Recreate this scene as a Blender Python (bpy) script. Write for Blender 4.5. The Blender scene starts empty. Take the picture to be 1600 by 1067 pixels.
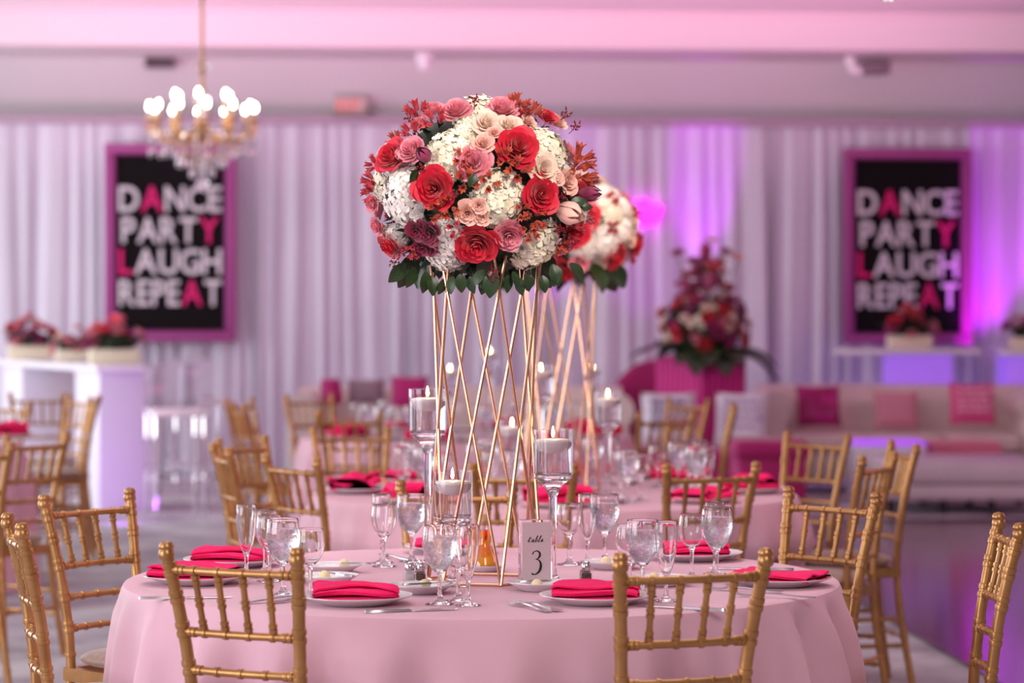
import bpy, math, random
from math import sin, cos, pi, sqrt, atan2, radians
from mathutils import Vector, Matrix

# ------------------------------------------------------------------ camera, world, lights
S = bpy.context.scene
COL = S.collection
F = 4236.0          # focal length in pixels of the 1600 px wide frame
HC = 1.44           # camera height
YH = 488.0          # image row of the horizon
cam_d = bpy.data.cameras.new('camera')
cam = bpy.data.objects.new('camera', cam_d)
COL.objects.link(cam)
cam.location = (0, 0, HC)
cam.rotation_euler = (pi/2, 0, 0)
cam_d.sensor_width = 36.0
cam_d.lens = F/1600*36.0
cam_d.shift_y = -(533.5-YH)/1600
cam_d.clip_end = 200
cam_d.dof.use_dof = True
cam_d.dof.focus_distance = 6.65
cam_d.dof.aperture_fstop = 2.8
S.camera = cam

S.view_settings.view_transform = 'Standard'
S.view_settings.look = 'None'
S.view_settings.gamma = 1.0
S.view_settings.use_curve_mapping = False
S.view_settings.exposure = 0.0
S.cycles.max_bounces = 16
S.cycles.transmission_bounces = 16
S.cycles.glossy_bounces = 6
S.cycles.transparent_max_bounces = 40
S.cycles.sample_clamp_indirect = 5.0

W = bpy.data.worlds.new('world')
S.world = W
W.use_nodes = True
W.node_tree.nodes['Background'].inputs[0].default_value = (0.80, 0.70, 0.79, 1)
W.node_tree.nodes['Background'].inputs[1].default_value = 0.36


def area(name, loc, target, sx, sy, energy, color, spread=None):
    d = bpy.data.lights.new(name, 'AREA')
    d.shape = 'RECTANGLE'
    d.size, d.size_y = sx, sy
    d.energy = energy
    d.color = color
    if spread:
        d.spread = radians(spread)
    o = bpy.data.objects.new(name, d)
    COL.objects.link(o)
    o.location = loc
    o.rotation_euler = (Vector(target)-Vector(loc)).to_track_quat('-Z', 'Y').to_euler()
    return o


def spot(name, loc, target, energy, color, angle, blend=0.5, radius=0.05):
    d = bpy.data.lights.new(name, 'SPOT')
    d.energy = energy
    d.color = color
    d.spot_size = radians(angle)
    d.spot_blend = blend
    d.shadow_soft_size = radius
    o = bpy.data.objects.new(name, d)
    COL.objects.link(o)
    o.location = loc
    o.rotation_euler = (Vector(target)-Vector(loc)).to_track_quat('-Z', 'Y').to_euler()
    return o


# daylight through the tall windows of the side wall (outside the frame)
area('window_daylight', (-8.6, 15.0, 1.9), (0, 14.0, 1.2), 15.0, 3.2, 650, (0.95, 0.98, 1.0))
area('window_daylight', (-6.5, 3.0, 2.0), (0, 6.8, 1.0), 5.0, 3.0, 300, (0.97, 0.96, 1.0))
# photographer's flash bounced off the ceiling behind the camera
area('bounced_flash', (0.9, 1.6, 3.55), (-0.1, 6.9, 1.5), 1.6, 1.6, 90, (1.0, 0.88, 0.80))
# added warm spots that brighten the near and second bouquets, no real fixtures
spot('bouquet_fill', (1.3, 2.6, 3.9), (-.08, 6.75, 1.74), 540, (1.0, 0.91, 0.79), 10, .5, .12)
spot('bouquet_fill', (2.2, 6.0, 3.9), (.19, 10.25, 1.75), 600, (1.0, 0.80, 0.62), 11, .5, .12)
# added soft overhead fill to brighten the tabletops, not a real fitting
area('overhead_fill', (0, 8.4, 3.95), (0, 8.4, 0), 3.0, 4.0, 95, (1.0, 0.84, 0.86))
# added pink fill from the dance floor side, tints the right of the room
area('pink_side_fill', (9.0, 13.0, 3.2), (0, 14.0, 1.0), 3.0, 1.5, 120, (1.0, 0.26, 0.50))
# unseen pink strip light added to brighten the raised ceiling
area('pink_ceiling_fill', (0, 18.05, .64), (0.0, 22.1, 4.1), 9.0, .3, 86, (1.0, 0.40, 0.66), 46)

# ------------------------------------------------------------------ helpers


def at(px, py, d):
    """world point seen at image position (px, py) at depth d"""
    return Vector(((px-800)/F*d, d, HC-(py-YH)/F*d))


def on(px, py, z):
    """world point of the horizontal plane z seen at image position (px, py)"""
    d = (HC-z)*F/(py-YH)
    return Vector(((px-800)/F*d, d, z))


WYAW = radians(4.0)
WD = 24.3


def bg(px, py, off):
    """point on a plane parallel to the far wall, off metres in front of it"""
    d = (WD-off)/(1-math.tan(WYAW)*(px-800)/F)
    return at(px, py, d)


def mat(name, col, rough=0.5, metal=0.0, **k):
    m = bpy.data.materials.new(name)
    m.use_nodes = True
    b = m.node_tree.nodes['Principled BSDF']
    b.inputs['Base Color'].default_value = (*col, 1)
    b.inputs['Roughness'].default_value = rough
    b.inputs['Metallic'].default_value = metal
    for kk, v in k.items():
        b.inputs[kk.replace('_', ' ')].default_value = v
    return m


def noise_col(m, c1, c2, scale=8, detail=3, bump=0.0, coord='Object', rough2=None, stretch=None, dist=0.02):
    nt = m.node_tree
    b = nt.nodes['Principled BSDF']
    tc = nt.nodes.new('ShaderNodeTexCoord')
    n = nt.nodes.new('ShaderNodeTexNoise')
    n.inputs['Scale'].default_value = scale
    n.inputs['Detail'].default_value = detail
    if stretch:
        mp = nt.nodes.new('ShaderNodeMapping')
        mp.inputs['Scale'].default_value = stretch
        nt.links.new(tc.outputs[coord], mp.inputs[0])
        nt.links.new(mp.outputs[0], n.inputs['Vector'])
    else:
        nt.links.new(tc.outputs[coord], n.inputs['Vector'])
    r = nt.nodes.new('ShaderNodeValToRGB')
    r.color_ramp.elements[0].position = 0.35
    r.color_ramp.elements[1].position = 0.65
    r.color_ramp.elements[0].color = (*c1, 1)
    r.color_ramp.elements[1].color = (*c2, 1)
    nt.links.new(n.outputs[0], r.inputs[0])
    nt.links.new(r.outputs[0], b.inputs['Base Color'])
    if bump:
        bp = nt.nodes.new('ShaderNodeBump')
        bp.inputs['Strength'].default_value = bump
        bp.inputs['Distance'].default_value = dist
        nt.links.new(n.outputs[0], bp.inputs['Height'])
        nt.links.new(bp.outputs[0], b.inputs['Normal'])
    return m


def emit(name, col, strength):
    m = bpy.data.materials.new(name)
    m.use_nodes = True
    b = m.node_tree.nodes['Principled BSDF']
    b.inputs['Base Color'].default_value = (*col, 1)
    b.inputs['Emission Color'].default_value = (*col, 1)
    b.inputs['Emission Strength'].default_value = strength
    return m


class MB:
    def __init__(s):
        s.v, s.f = [], []

    def add(s, vs, fs):
        n = len(s.v)
        s.v += [tuple(p) for p in vs]
        s.f += [tuple(i+n for i in q) for q in fs]
        return s

    def box(s, x0, x1, y0, y1, z0, z1, M=None):
        vs = [Vector((x, y, z)) for z in (z0, z1) for y in (y0, y1) for x in (x0, x1)]
        if M:
            vs = [M @ p for p in vs]
        return s.add(vs, [(0, 2, 3, 1), (4, 5, 7, 6), (0, 1, 5, 4), (2, 6, 7, 3), (0, 4, 6, 2), (1, 3, 7, 5)])

    def rbox(s, x0, x1, y0, y1, z0, z1, r, n=4, puff=0.0, M=None):
        """box with rounded edges (superellipsoid-like grid)"""
        cx, cy, cz = (x0+x1)/2, (y0+y1)/2, (z0+z1)/2
        hx, hy, hz = (x1-x0)/2, (y1-y0)/2, (z1-z0)/2
        r = min(r, hx*.99, hy*.99, hz*.99)
        U, V = 8*n, 2*n+2
        vs, fs = [], []
        for j in range(V):
            jj = j if j <= n else j-1
            ph = -pi/2+pi*jj/(2*n)
            sz = -1 if j <= n else 1
            for i in range(U):
                q = i//(2*n)
                k = (i % (2*n))
                # corner arcs, then long edges are implied
                a = (q+k/(2*n-1))*pi/2
                c, sn = cos(a), sin(a)
                sx = 1 if q in (0, 3) else -1
                sy = 1 if q in (0, 1) else -1
                p = Vector((cx+sx*(hx-r)+r*cos(ph)*c, cy+sy*(hy-r)+r*cos(ph)*sn, cz+sz*(hz-r)+r*sin(ph)))
                vs.append(M @ p if M else p)
        for j in range(V-1):
            for i in range(U):
                fs.append((j*U+i, j*U+(i+1) % U, (j+1)*U+(i+1) % U, (j+1)*U+i))
        fs.append(tuple(range(U-1, -1, -1)))
        fs.append(tuple((V-1)*U+i for i in range(U)))
        return s.add(vs, fs)

    def lathe(s, prof, seg=24, M=None, cap=False):
        vs, fs = [], []
        n = len(prof)
        for r, z in prof:
            for i in range(seg):
                a = 2*pi*i/seg
                p = Vector((r*cos(a), r*sin(a), z))
                vs.append(M @ p if M else p)
        for j in range(n-1):
            for i in range(seg):
                fs.append((j*seg+i, j*seg+(i+1) % seg, (j+1)*seg+(i+1) % seg, (j+1)*seg+i))
        if cap:
            fs.append(tuple(range(seg-1, -1, -1)))
            fs.append(tuple((n-1)*seg+i for i in range(seg)))
        return s.add(vs, fs)

    def tube(s, pts, rad, seg=10, cap=True, closed=False):
        pts = [Vector(p) for p in pts]
        n = len(pts)
        if not hasattr(rad, '__len__'):
            rad = [rad]*n
        vs, fs = [], []
        up = None
        for i, p in enumerate(pts):
            if closed:
                t = pts[(i+1) % n]-pts[i-1]
            else:
                t = pts[min(i+1, n-1)]-pts[max(i-1, 0)]
            if t.length < 1e-9:
                t = Vector((0, 0, 1))
            t.normalize()
            if up is None:
                up = Vector((0, 0, 1)) if abs(t.z) < .9 else Vector((1, 0, 0))
            a = t.cross(up)
            if a.length < 1e-6:
                a = t.orthogonal()
            a.normalize()
            b = a.cross(t)
            up = b
            for k in range(seg):
                an = 2*pi*k/seg
                vs.append(p+(a*cos(an)+b*sin(an))*rad[i])
        m = n if closed else n-1
        for i in range(m):
            for k in range(seg):
                i2 = (i+1) % n
                fs.append((i*seg+k, i*seg+(k+1) % seg, i2*seg+(k+1) % seg, i2*seg+k))
        if cap and not closed:
            fs.append(tuple(range(seg-1, -1, -1)))
            fs.append(tuple((n-1)*seg+k for k in range(seg)))
        return s.add(vs, fs)

    def grid(s, fn, nu, nv, closed_u=False):
        vs = [fn(i/(nu if closed_u else nu-1), j/(nv-1)) for j in range(nv) for i in range(nu)]
        fs = []
        for j in range(nv-1):
            for i in range(nu if closed_u else nu-1):
                i2 = (i+1) % nu
                fs.append((j*nu+i, j*nu+i2, (j+1)*nu+i2, (j+1)*nu+i))
        return s.add(vs, fs)

    def ball(s, c, r, seg=10, rings=6, sc=(1, 1, 1)):
        prof = []
        c = Vector(c)
        vs, fs = [], []
        for j in range(rings+1):
            ph = -pi/2+pi*j/rings
            for i in range(seg):
                a = 2*pi*i/seg
                vs.append(c+Vector((cos(ph)*cos(a)*sc[0], cos(ph)*sin(a)*sc[1], sin(ph)*sc[2]))*r)
        for j in range(rings):
            for i in range(seg):
                fs.append((j*seg+i, j*seg+(i+1) % seg, (j+1)*seg+(i+1) % seg, (j+1)*seg+i))
        return s.add(vs, fs)

    def mesh(s, name, m, smooth=True):
        me = bpy.data.meshes.new(name)
        me.from_pydata(s.v, [], s.f)
        me.validate()
        if m:
            me.materials.append(m)
        if smooth:
            me.polygons.foreach_set('use_smooth', [True]*len(me.polygons))
            try:
                me.set_sharp_from_angle(angle=radians(42))
            except Exception:
                pass
        me.update()
        return me


def obj(name, me, parent=None, loc=None, M=None, mt=None, label=None):
    o = bpy.data.objects.new(name, me)
    COL.objects.link(o)
    if parent:
        o.parent = parent
    if M is not None:
        o.matrix_local = M
    elif loc is not None:
        o.location = loc
    if mt:
        o.material_slots[0].link = 'OBJECT'
        o.material_slots[0].material = mt
    if label:
        o['label'] = label
    return o


def tag(o, label, cat, group=None):
    o['label'] = label
    o['category'] = cat
    if group:
        o['group'] = group
    return o


def thing(name, label, cat, loc=(0, 0, 0), rz=0, group=None):
    o = bpy.data.objects.new(name, None)
    COL.objects.link(o)
    o.location = loc
    o.rotation_euler = (0, 0, rz)
    o.empty_display_size = .05
    return tag(o, label, cat, group)


def structure(name, me, loc=None):
    o = obj(name, me, None, loc)
    o['kind'] = 'structure'
    return o


def dup(root, loc, rz, label, group=None, scale=None):
    r = root.copy()
    COL.objects.link(r)
    r.location = loc
    r.rotation_euler = (0, 0, rz)
    if scale:
        r.scale = (scale,)*3
    r['label'] = label
    if group:
        r['group'] = group
    for ch in root.children:
        c = ch.copy()
        COL.objects.link(c)
        c.parent = r
        for g in ch.children:
            e = g.copy()
            COL.objects.link(e)
            e.parent = c
    return r


def orient(p, n, spin=0.0, sc=1.0):
    q = Vector(n).to_track_quat('Z', 'Y').to_matrix().to_4x4()
    return Matrix.Translation(p) @ q @ Matrix.Rotation(spin, 4, 'Z') @ Matrix.Scale(sc, 4)


# ------------------------------------------------------------------ materials
M_gold = mat('antique gold paint', (0.50, 0.28, 0.075), 0.33, 0.72)
noise_col(M_gold, (0.39, 0.19, 0.066), (0.50, 0.26, 0.096), 14, 4)
M_rose_gold = mat('rose gold metal', (0.74, 0.40, 0.24), 0.24, 1.0)
M_seat = mat('taupe satin cushion', (0.27, 0.17, 0.125), 0.42, 0, Sheen_Weight=.3)
noise_col(M_seat, (0.25, 0.155, 0.11), (0.32, 0.20, 0.15), 60, 3, .15)
M_cloth = mat('blush tablecloth', (0.72, 0.41, 0.50), 0.6, 0, Sheen_Weight=.15)
M_napkin = mat('hot pink napkin', (0.80, 0.012, 0.10), 0.75, 0, Specular_IOR_Level=.2)
noise_col(M_napkin, (0.93, 0.012, 0.14), (0.97, 0.02, 0.17), 30, 3, .1)
M_china = mat('white china', (0.82, 0.80, 0.82), 0.12)
M_steel = mat('polished steel', (0.62, 0.60, 0.62), 0.18, 1.0)
M_butter = mat('butter', (0.92, 0.76, 0.45), 0.45)
M_wax = mat('floating candle wax', (1.0, 0.86, 0.80), 0.5, 0, Subsurface_Weight=.6, Subsurface_Radius=(.03,.02,.015))
M_wick = mat('wick', (0.05, 0.03, 0.02), .8)
M_flame = emit('candle flame', (1.0, 0.62, 0.25), 45)
M_cork = mat('cork', (0.55, 0.33, 0.17), .8)
M_paper = mat('cream card', (0.86, 0.77, 0.66), .7)
M_card = mat('sign card', (0.66, 0.49, 0.53), .6)
M_ink = mat('black ink', (0.008, 0.007, 0.008), .6)
M_pepper = noise_col(mat('ground pepper', (0.1, 0.06, 0.03), .9), (0.06, 0.035, 0.02), (0.22, 0.15, 0.09), 300, 2)
M_salt = mat('salt', (0.85, 0.84, 0.84), .8)
M_white = mat('white lacquer', (0.86, 0.85, 0.88), .35)
M_cream_fab = noise_col(mat('cream leather', (0.70, 0.60, 0.55), .5), (0.68, 0.58, 0.53), (0.74, 0.64, 0.58), 5, 2)
M_magenta = noise_col(mat('magenta velvet', (0.42, 0.004, 0.13), .7, 0, Sheen_Weight=.2), (0.40, 0.003, 0.13), (0.48, 0.005, 0.17), 6, 3)
M_black = mat('black paint', (0.012, 0.011, 0.012), .4)
M_green = noise_col(mat('dark leaf', (0.03, 0.075, 0.02), .4), (0.010, 0.026, 0.007), (0.026, 0.060, 0.015), 25, 3)
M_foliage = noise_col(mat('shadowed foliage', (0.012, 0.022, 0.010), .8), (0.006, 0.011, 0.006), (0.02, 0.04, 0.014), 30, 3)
M_stem = mat('stem green', (0.12, 0.20, 0.05), .6)


def glass_mat(name, col=(1, 1, 1), rough=0.0, ior=1.45, fac=0.0):
    return mat(name, col, rough, 0, Transmission_Weight=1.0, IOR=ior)


M_glass = glass_mat('clear glass', (0.985, 0.98, 0.99))


def clear_mix(name, fac, tint, base=None, ior=1.45, bump=0):
    """thin clear glass: light passes straight through, reflections by Fresnel"""
    m = bpy.data.materials.new(name)
    m.use_nodes = True
    nt = m.node_tree
    out = nt.nodes['Material Output']
    nt.nodes.remove(nt.nodes['Principled BSDF'])
    tr = nt.nodes.new('ShaderNodeBsdfTransparent')
    tr.inputs[0].default_value = (*tint, 1)
    gl = nt.nodes.new('ShaderNodeBsdfGlossy')
    gl.inputs['Roughness'].default_value = .03
    lw = nt.nodes.new('ShaderNodeLayerWeight')
    lw.inputs[0].default_value = .5
    pw = nt.nodes.new('ShaderNodeMath')
    pw.operation = 'POWER'
    pw.inputs[1].default_value = 3.5
    nt.links.new(lw.outputs['Facing'], pw.inputs[0])
    fr = nt.nodes.new('ShaderNodeMapRange')
    fr.inputs[3].default_value = .035
    fr.inputs[4].default_value = .75 if ior > 1.3 else .3
    nt.links.new(pw.outputs[0], fr.inputs[0])
    mx = nt.nodes.new('ShaderNodeMixShader')
    nt.links.new(fr.outputs[0], mx.inputs[0])
    nt.links.new(tr.outputs[0], mx.inputs[1])
    nt.links.new(gl.outputs[0], mx.inputs[2])
    last = mx
    if fac:
        rf = nt.nodes.new('ShaderNodeBsdfRefraction')
        rf.inputs['IOR'].default_value = 1.33
        rf.inputs['Roughness'].default_value = 0
        m2 = nt.nodes.new('ShaderNodeMixShader')
        m2.inputs[0].default_value = fac
        nt.links.new(mx.outputs[0], m2.inputs[1])
        nt.links.new(rf.outputs[0], m2.inputs[2])
        last = m2
    nt.links.new(last.outputs[0], out.inputs[0])
    return m


M_cup = clear_mix('thin cup glass', 0, (.97, .96, .98))
M_acrylic = glass_mat('clear acrylic', (0.98, 0.96, 0.99), 0.02, 1.3)
M_water = clear_mix('still water', .6, (.97, .96, .98), ior=1.2)
M_oil = glass_mat('amber oil', (0.90, 0.34, 0.012), 0.0, 1.46)


def petal_mat(name, c1, c2, rough=.55, sss=.12):
    m = mat(name, c1, rough, 0, Sheen_Weight=.2)
    return noise_col(m, c1, c2, 1.6, 3, 0, 'Object')


M_red = petal_mat('red petal', (0.62, 0.003, 0.026), (0.74, 0.005, 0.042))
M_pink = petal_mat('pink petal', (0.80, 0.20, 0.28), (0.88, 0.36, 0.42))
M_blush = petal_mat('peach petal', (0.86, 0.46, 0.38), (0.90, 0.58, 0.48))
M_ivory = petal_mat('ivory petal', (0.88, 0.66, 0.52), (0.92, 0.74, 0.62))
M_burg = petal_mat('burgundy petal', (0.16, 0.004, 0.03), (0.27, 0.006, 0.05))
M_hyd = petal_mat('cream hydrangea', (0.90, 0.83, 0.62), (0.95, 0.91, 0.77))
M_hydw = petal_mat('white hydrangea', (0.90, 0.83, 0.76), (0.95, 0.90, 0.85))
M_alst = petal_mat('rust alstroemeria', (0.42, 0.03, 0.02), (0.66, 0.13, 0.06))
M_alstp = petal_mat('crimson alstroemeria', (0.42, 0.01, 0.04), (0.66, 0.08, 0.10))
M_tulip = petal_mat('plum tulip', (0.22, 0.01, 0.07), (0.40, 0.05, 0.14))
M_berry = mat('dark red berry', (0.22, 0.01, 0.02), .35)
M_wine = petal_mat('wine petal', (0.32, 0.006, 0.10), (0.46, 0.02, 0.20))

# ------------------------------------------------------------------ room shell
TABLE_Z = 0.76
CEIL_LOW, CEIL_HIGH = 3.70, 4.02
wu = Vector((cos(WYAW), sin(WYAW), 0))
wn = Vector((sin(WYAW), -cos(WYAW), 0))     # towards the camera
WM = Matrix(((wu.x, -wn.x, 0, 0), (wu.y, -wn.y, 0, WD), (0, 0, 1, 0), (0, 0, 0, 1)))   # local x along wall, y away


def wpos(px, off):
    p = bg(px, YH, off)
    return (WM.inverted() @ p).x


M_carpet = mat('patterned carpet', (0.5, 0.42, 0.42), .95)
noise_col(M_carpet, (0.33, 0.27, 0.34), (0.62, 0.61, 0.64), 2.2, 5, .3)
M_wall = noise_col(mat('wall paint', (0.66, 0.64, 0.66), .7), (0.65, 0.63, 0.65), (0.67, 0.65, 0.67), .6, 2)
M_ceil = mat('ceiling paint', (0.72, 0.68, 0.69), .8)
M_trim = mat('trim paint', (0.70, 0.62, 0.66), .6)

structure('floor', MB().box(-9, 10, -3, 25.5, -.1, 0).mesh('floor', M_carpet, False))
structure('wall_back', MB().box(-9.6, 10.5, 0, .2, -.05, 4.3, WM).mesh('wall_back', M_wall, False))
w = MB()
# side wall with three tall window openings (outside the frame)
ys = [-3, 4.0, 9.0, 11.0, 16.0, 18.0, 22.0, 25]
for i in range(0, 7):
    if i % 2 == 0:
        w.box(-9.2, -9.0, ys[i], ys[i+1], 0, 4.3)
    else:
        w.box(-9.2, -9.0, ys[i], ys[i+1], 0, .5)
        w.box(-9.2, -9.0, ys[i], ys[i+1], 3.4, 4.3)
structure('wall_side', w.mesh('wall_side', M_wall, False))
structure('wall_end', MB().box(10, 10.2, -3, 26, 0, 4.3).mesh('wall_end', M_wall, False))
# ceiling: raised tray over the room, lower soffit along the far wall
structure('ceiling', MB().box(-9, 10, -3, 25.6, CEIL_HIGH, CEIL_HIGH+.1).mesh('ceiling', M_ceil, False))
SOFF = 1.15
structure('trim_soffit', MB().box(-9.4, 10.4, -SOFF, .0, CEIL_LOW, CEIL_HIGH, WM).mesh('trim_soffit', M_ceil, False))
structure('trim_crown', MB().box(-9.4, 10.4, -SOFF-.05, -SOFF, CEIL_HIGH-.055, CEIL_HIGH-.001, WM).mesh('trim_crown', M_trim, False))
structure('baseboard_back', MB().box(-9.4, 10.4, -.03, 0, 0, .14, WM).mesh('baseboard_back', M_trim, False))

# dance floor
M_dance = mat('polished dance floor', (0.085, 0.03, 0.06), .13)
noise_col(M_dance, (0.07, 0.012, 0.035), (0.11, 0.022, 0.055), 3, 4, 0, 'Object', None, (1, 8, 1))
pl = [(1.98, 8.6), (1.76, 12.5), (1.42, 18.6), (8.5, 19.1), (8.5, 8.6)]
n = len(pl)
structure('floor_dance', MB().add([(x, y, 0.001) for x, y in pl]+[(x, y, .018) for x, y in pl],
          [tuple(range(n-1, -1, -1)), tuple(range(n, 2*n))]+[(i, (i+1) % n, n+(i+1) % n, n+i) for i in range(n)]).mesh('floor_dance', M_dance, False))

# ------------------------------------------------------------------ drapes on the far wall
M_drape = mat('white drape', (0.80, 0.72, 0.80), .75, 0, Sheen_Weight=.2)
noise_col(M_drape, (0.70, 0.66, 0.77), (0.74, 0.70, 0.81), 1.2, 2)
CUR_TOP = 3.09
seams = [(-140, 40, 'white drape panel beside the bar table at the window side'),
         (40, 395, 'white drape panel hanging behind the sign with the chandelier in front'),
         (395, 640, 'white drape panel hanging behind the gold chairs and cream sofa'),
         (640, 860, 'white drape panel hanging directly behind the tall centrepiece'),
         (860, 1040, 'lavender-lit drape panel behind the pink neon sign'),
         (1040, 1210, 'drape panel washed magenta above the tall planter arrangement'),
         (1210, 1535, 'mauve drape panel hanging behind the sign over the tufted sofa'),
         (1535, 1760, 'purple-lit drape panel at the end of the wall past the sign')]
rnd = random.Random(4)
for a, b, lab in seams:
    x0, x1 = wpos(a, .3)+.004, wpos(b, .3)-.004
    nf = max(3, int((x1-x0)/.17))
    ph = rnd.random()*6
    k2 = [rnd.uniform(.5, 1.25) for _ in range(nf+3)]
    N = nf*14

    def fold(u, v, x0=x0, x1=x1, nf=nf, ph=ph, k2=k2):
        t = u*nf
        wob = t+.28*sin(1.7*t+ph)+.08*sin(3*v+t)
        amp = .030*k2[int(t)]*(.35+.65*min(1, (1-v)*4))
        y = -.26-amp*(sin(2*pi*wob)+.35*sin(4*pi*wob+ph))
        return WM @ Vector((x0+(x1-x0)*u, y, .02+(CUR_TOP-.02)*v))
    tag(obj('drape', MB().grid(fold, N, 14).mesh('drape', M_drape)), lab, 'curtain', 'drapes along the far wall')
tag(obj('drape_rail', MB().box(-9.3, 10.3, -.33, -.19, CUR_TOP, CUR_TOP+.07, WM).mesh('drape_rail', mat('rail', (0.45, 0.34, 0.44), .6), False)),
    'long mauve rail carrying the drapes along the far wall', 'rail')

# uplights at the foot of the drapes
for px, tz, e, ang, hid in ((1098, 2.5, 380, 17, 0), (858, 2.2, 120, 24, 0), (1541, 2.0, 300, 32, 0), (1010, 2.4, 40, 36, 0)):
    p = bg(px, YH, 1.15)
    t = bg(px, YH, .3)
    spot('drape_uplight', (p.x, p.y, .22), (t.x, t.y, tz), e, (0.66, 0.0, 1.0), ang, .6)
    u = thing('uplight', 'black uplight can', 'lamp', (p.x, p.y, 0), 0, 'uplights at the drapes')
    obj('housing', MB().lathe([(.0, 0), (.09, 0), (.09, .12), (.085, .16), (.075, .16), (.07, .1), (0, .1)], 16).mesh('housing', M_black), u)
    u['label'] = {1098: 'black uplight can on the floor behind the magenta planter', 858: 'black uplight can on the floor behind the round tables',
                  1541: 'black uplight can on the floor by the end bar table', 1010: 'black uplight can on the floor below the neon sign'}[px]

# ------------------------------------------------------------------ lettering


def text_mesh(ch, m, offset=0.0, extrude=.02):
    c = bpy.data.curves.new('glyph', 'FONT')
    c.body = ch
    c.size = 1.0
    c.offset = offset
    c.extrude = extrude
    c.resolution_u = 4
    o = bpy.data.objects.new('glyph', c)
    COL.objects.link(o)
    dg = bpy.context.evaluated_depsgraph_get()
    me = bpy.data.meshes.new_from_object(o.evaluated_get(dg))
    bpy.data.objects.remove(o)
    bpy.data.curves.remove(c)
    xs = [v.co.x for v in me.vertices]
    ys = [v.co.y for v in me.vertices]
    x0, x1, y0, y1 = min(xs), max(xs), min(ys), max(ys)
    for v in me.vertices:
        v.co.x = (v.co.x-x0)/(x1-x0)
        v.co.y = (v.co.y-y0)/(y1-y0)
    me.materials.clear()
    me.materials.append(m)
    return me, (x1-x0)/(y1-y0)


GLYPH = {}


def glyph(ch, m, off=.014):
    k = (ch, m.name)
    if k not in GLYPH:
        GLYPH[k] = text_mesh(ch, m, off)
    return GLYPH[k]


M_letter = mat('white lettering', (0.80, 0.74, 0.80), .5)
M_letterp = mat('pink lettering', (0.80, 0.0, 0.19), .5)
M_pframe = mat('orchid poster frame', (0.36, 0.055, 0.25), .5)
M_pblack = mat('black poster board', (0.008, 0.006, 0.007), .8, 0, Specular_IOR_Level=.12)
M_bead = mat('dark frame beads', (0.20, 0.02, 0.14), .5)


def poster(px0, py0, px1, py1, lab):
    a, b = bg(px0, py0, .42), bg(px1, py1, .42)
    c = (a+b)/2
    wdt, h = (Vector((a.x, a.y, 0))-Vector((b.x, b.y, 0))).length, a.z-b.z
    root = thing('wall_sign', lab, 'sign', (c.x, c.y, b.z), WYAW)
    fw = wdt*.082
    hw = wdt/2
    obj('board', MB().box(-hw+fw*.6, hw-fw*.6, -.012, .02, fw*.6, h-fw*.6).mesh('board', M_pblack, False), root)
    f = MB()
    for x0, x1, z0, z1 in ((-hw, hw, 0, fw), (-hw, hw, h-fw, h), (-hw, -hw+fw, fw, h-fw), (hw-fw, hw, fw, h-fw)):
        f.rbox(x0, x1, -.04, .02, z0, z1, .015, 2)
    fr = obj('frame', f.mesh('frame', M_pframe), root)
    bd = MB()
    step = .032
    for zz in (fw, h-fw):
        k = int((wdt-2*fw)/step)
        for i in range(k+1):
            bd.ball((-hw+fw+i*(wdt-2*fw)/k, -.03, zz), .013, 6, 4)
    for xx in (-hw+fw, hw-fw):
        k = int((h-2*fw)/step)
        for i in range(k+1):
            bd.ball((xx, -.03, fw+i*(h-2*fw)/k), .013, 6, 4)
    o = obj('bead_edging', bd.mesh('bead_edging', M_bead), fr)
    o['kind'] = 'stuff'
    inner = wdt-2*fw
    lines = (('DANCE', (1,)), ('PARTY', (4,)), ('LAUGH', (0,)), ('REPEAT', (4,)))
    for li, (wd, pk) in enumerate(lines):
        ztop = h*(1-(.215+.158*li))
        hh = h*.128
        gs = [glyph(ch, M_letterp if i in pk else M_letter) for i, ch in enumerate(wd)]
        gap = .10 if wd != 'REPEAT' else .12
        tot = sum(g[1] for g in gs)+gap*(len(gs)-1)
        W_ = inner*(.93 if li != 1 else .88)
        k = W_/tot
        x = -W_/2
        for i, (me, asp) in enumerate(gs):
            Mx = Matrix.Translation((x, -.014, ztop-hh)) @ Matrix(((asp*k, 0, 0, 0), (0, 0, -1, 0), (0, hh, 0, 0), (0, 0, 0, 1)))
            obj('letter', me, root, M=Mx, label='pink letter' if i in pk else None)
            x += (asp+gap)*k
    return root


poster(163, 224, 369, 534, 'black framed wall sign of white and pink capitals behind the chandelier')
poster(1317, 231, 1518, 538, 'black framed wall sign of white and pink capitals above the tufted sofa')

# exit sign
a, b = bg(521, 151, .02), bg(577, 183, .02)
ex = thing('exit_sign', 'small exit sign with red letters high on the wall', 'sign', ((a.x+b.x)/2, (a.y+b.y)/2, b.z), WYAW)
wdt, h = b.x-a.x, a.z-b.z
obj('case', MB().rbox(-wdt/2, wdt/2, -.09, .0, 0, h, .02, 3).mesh('case', mat('exit case', (0.55, 0.45, 0.42), .5)), ex)
obj('face', MB().box(-wdt/2+.02, wdt/2-.05, -.1, -.09, .02, h-.02).mesh('face', mat('exit face', (0.74, 0.60, 0.56), .5), False), ex)
M_exit = emit('red exit letters', (0.75, 0.06, 0.05), .35)
x = -wdt/2+.035
for ch in 'EXIT':
    me, asp = glyph(ch, M_exit, .01)
    ww = (.045 if ch != 'I' else .012)*1.0
    obj('letter', me, ex, M=Matrix.Translation((x, -.101, .04)) @ Matrix(((ww, 0, 0, 0), (0, 0, -.2, 0), (0, h-.08, 0, 0), (0, 0, 0, 1))))
    x += ww+.016

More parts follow.
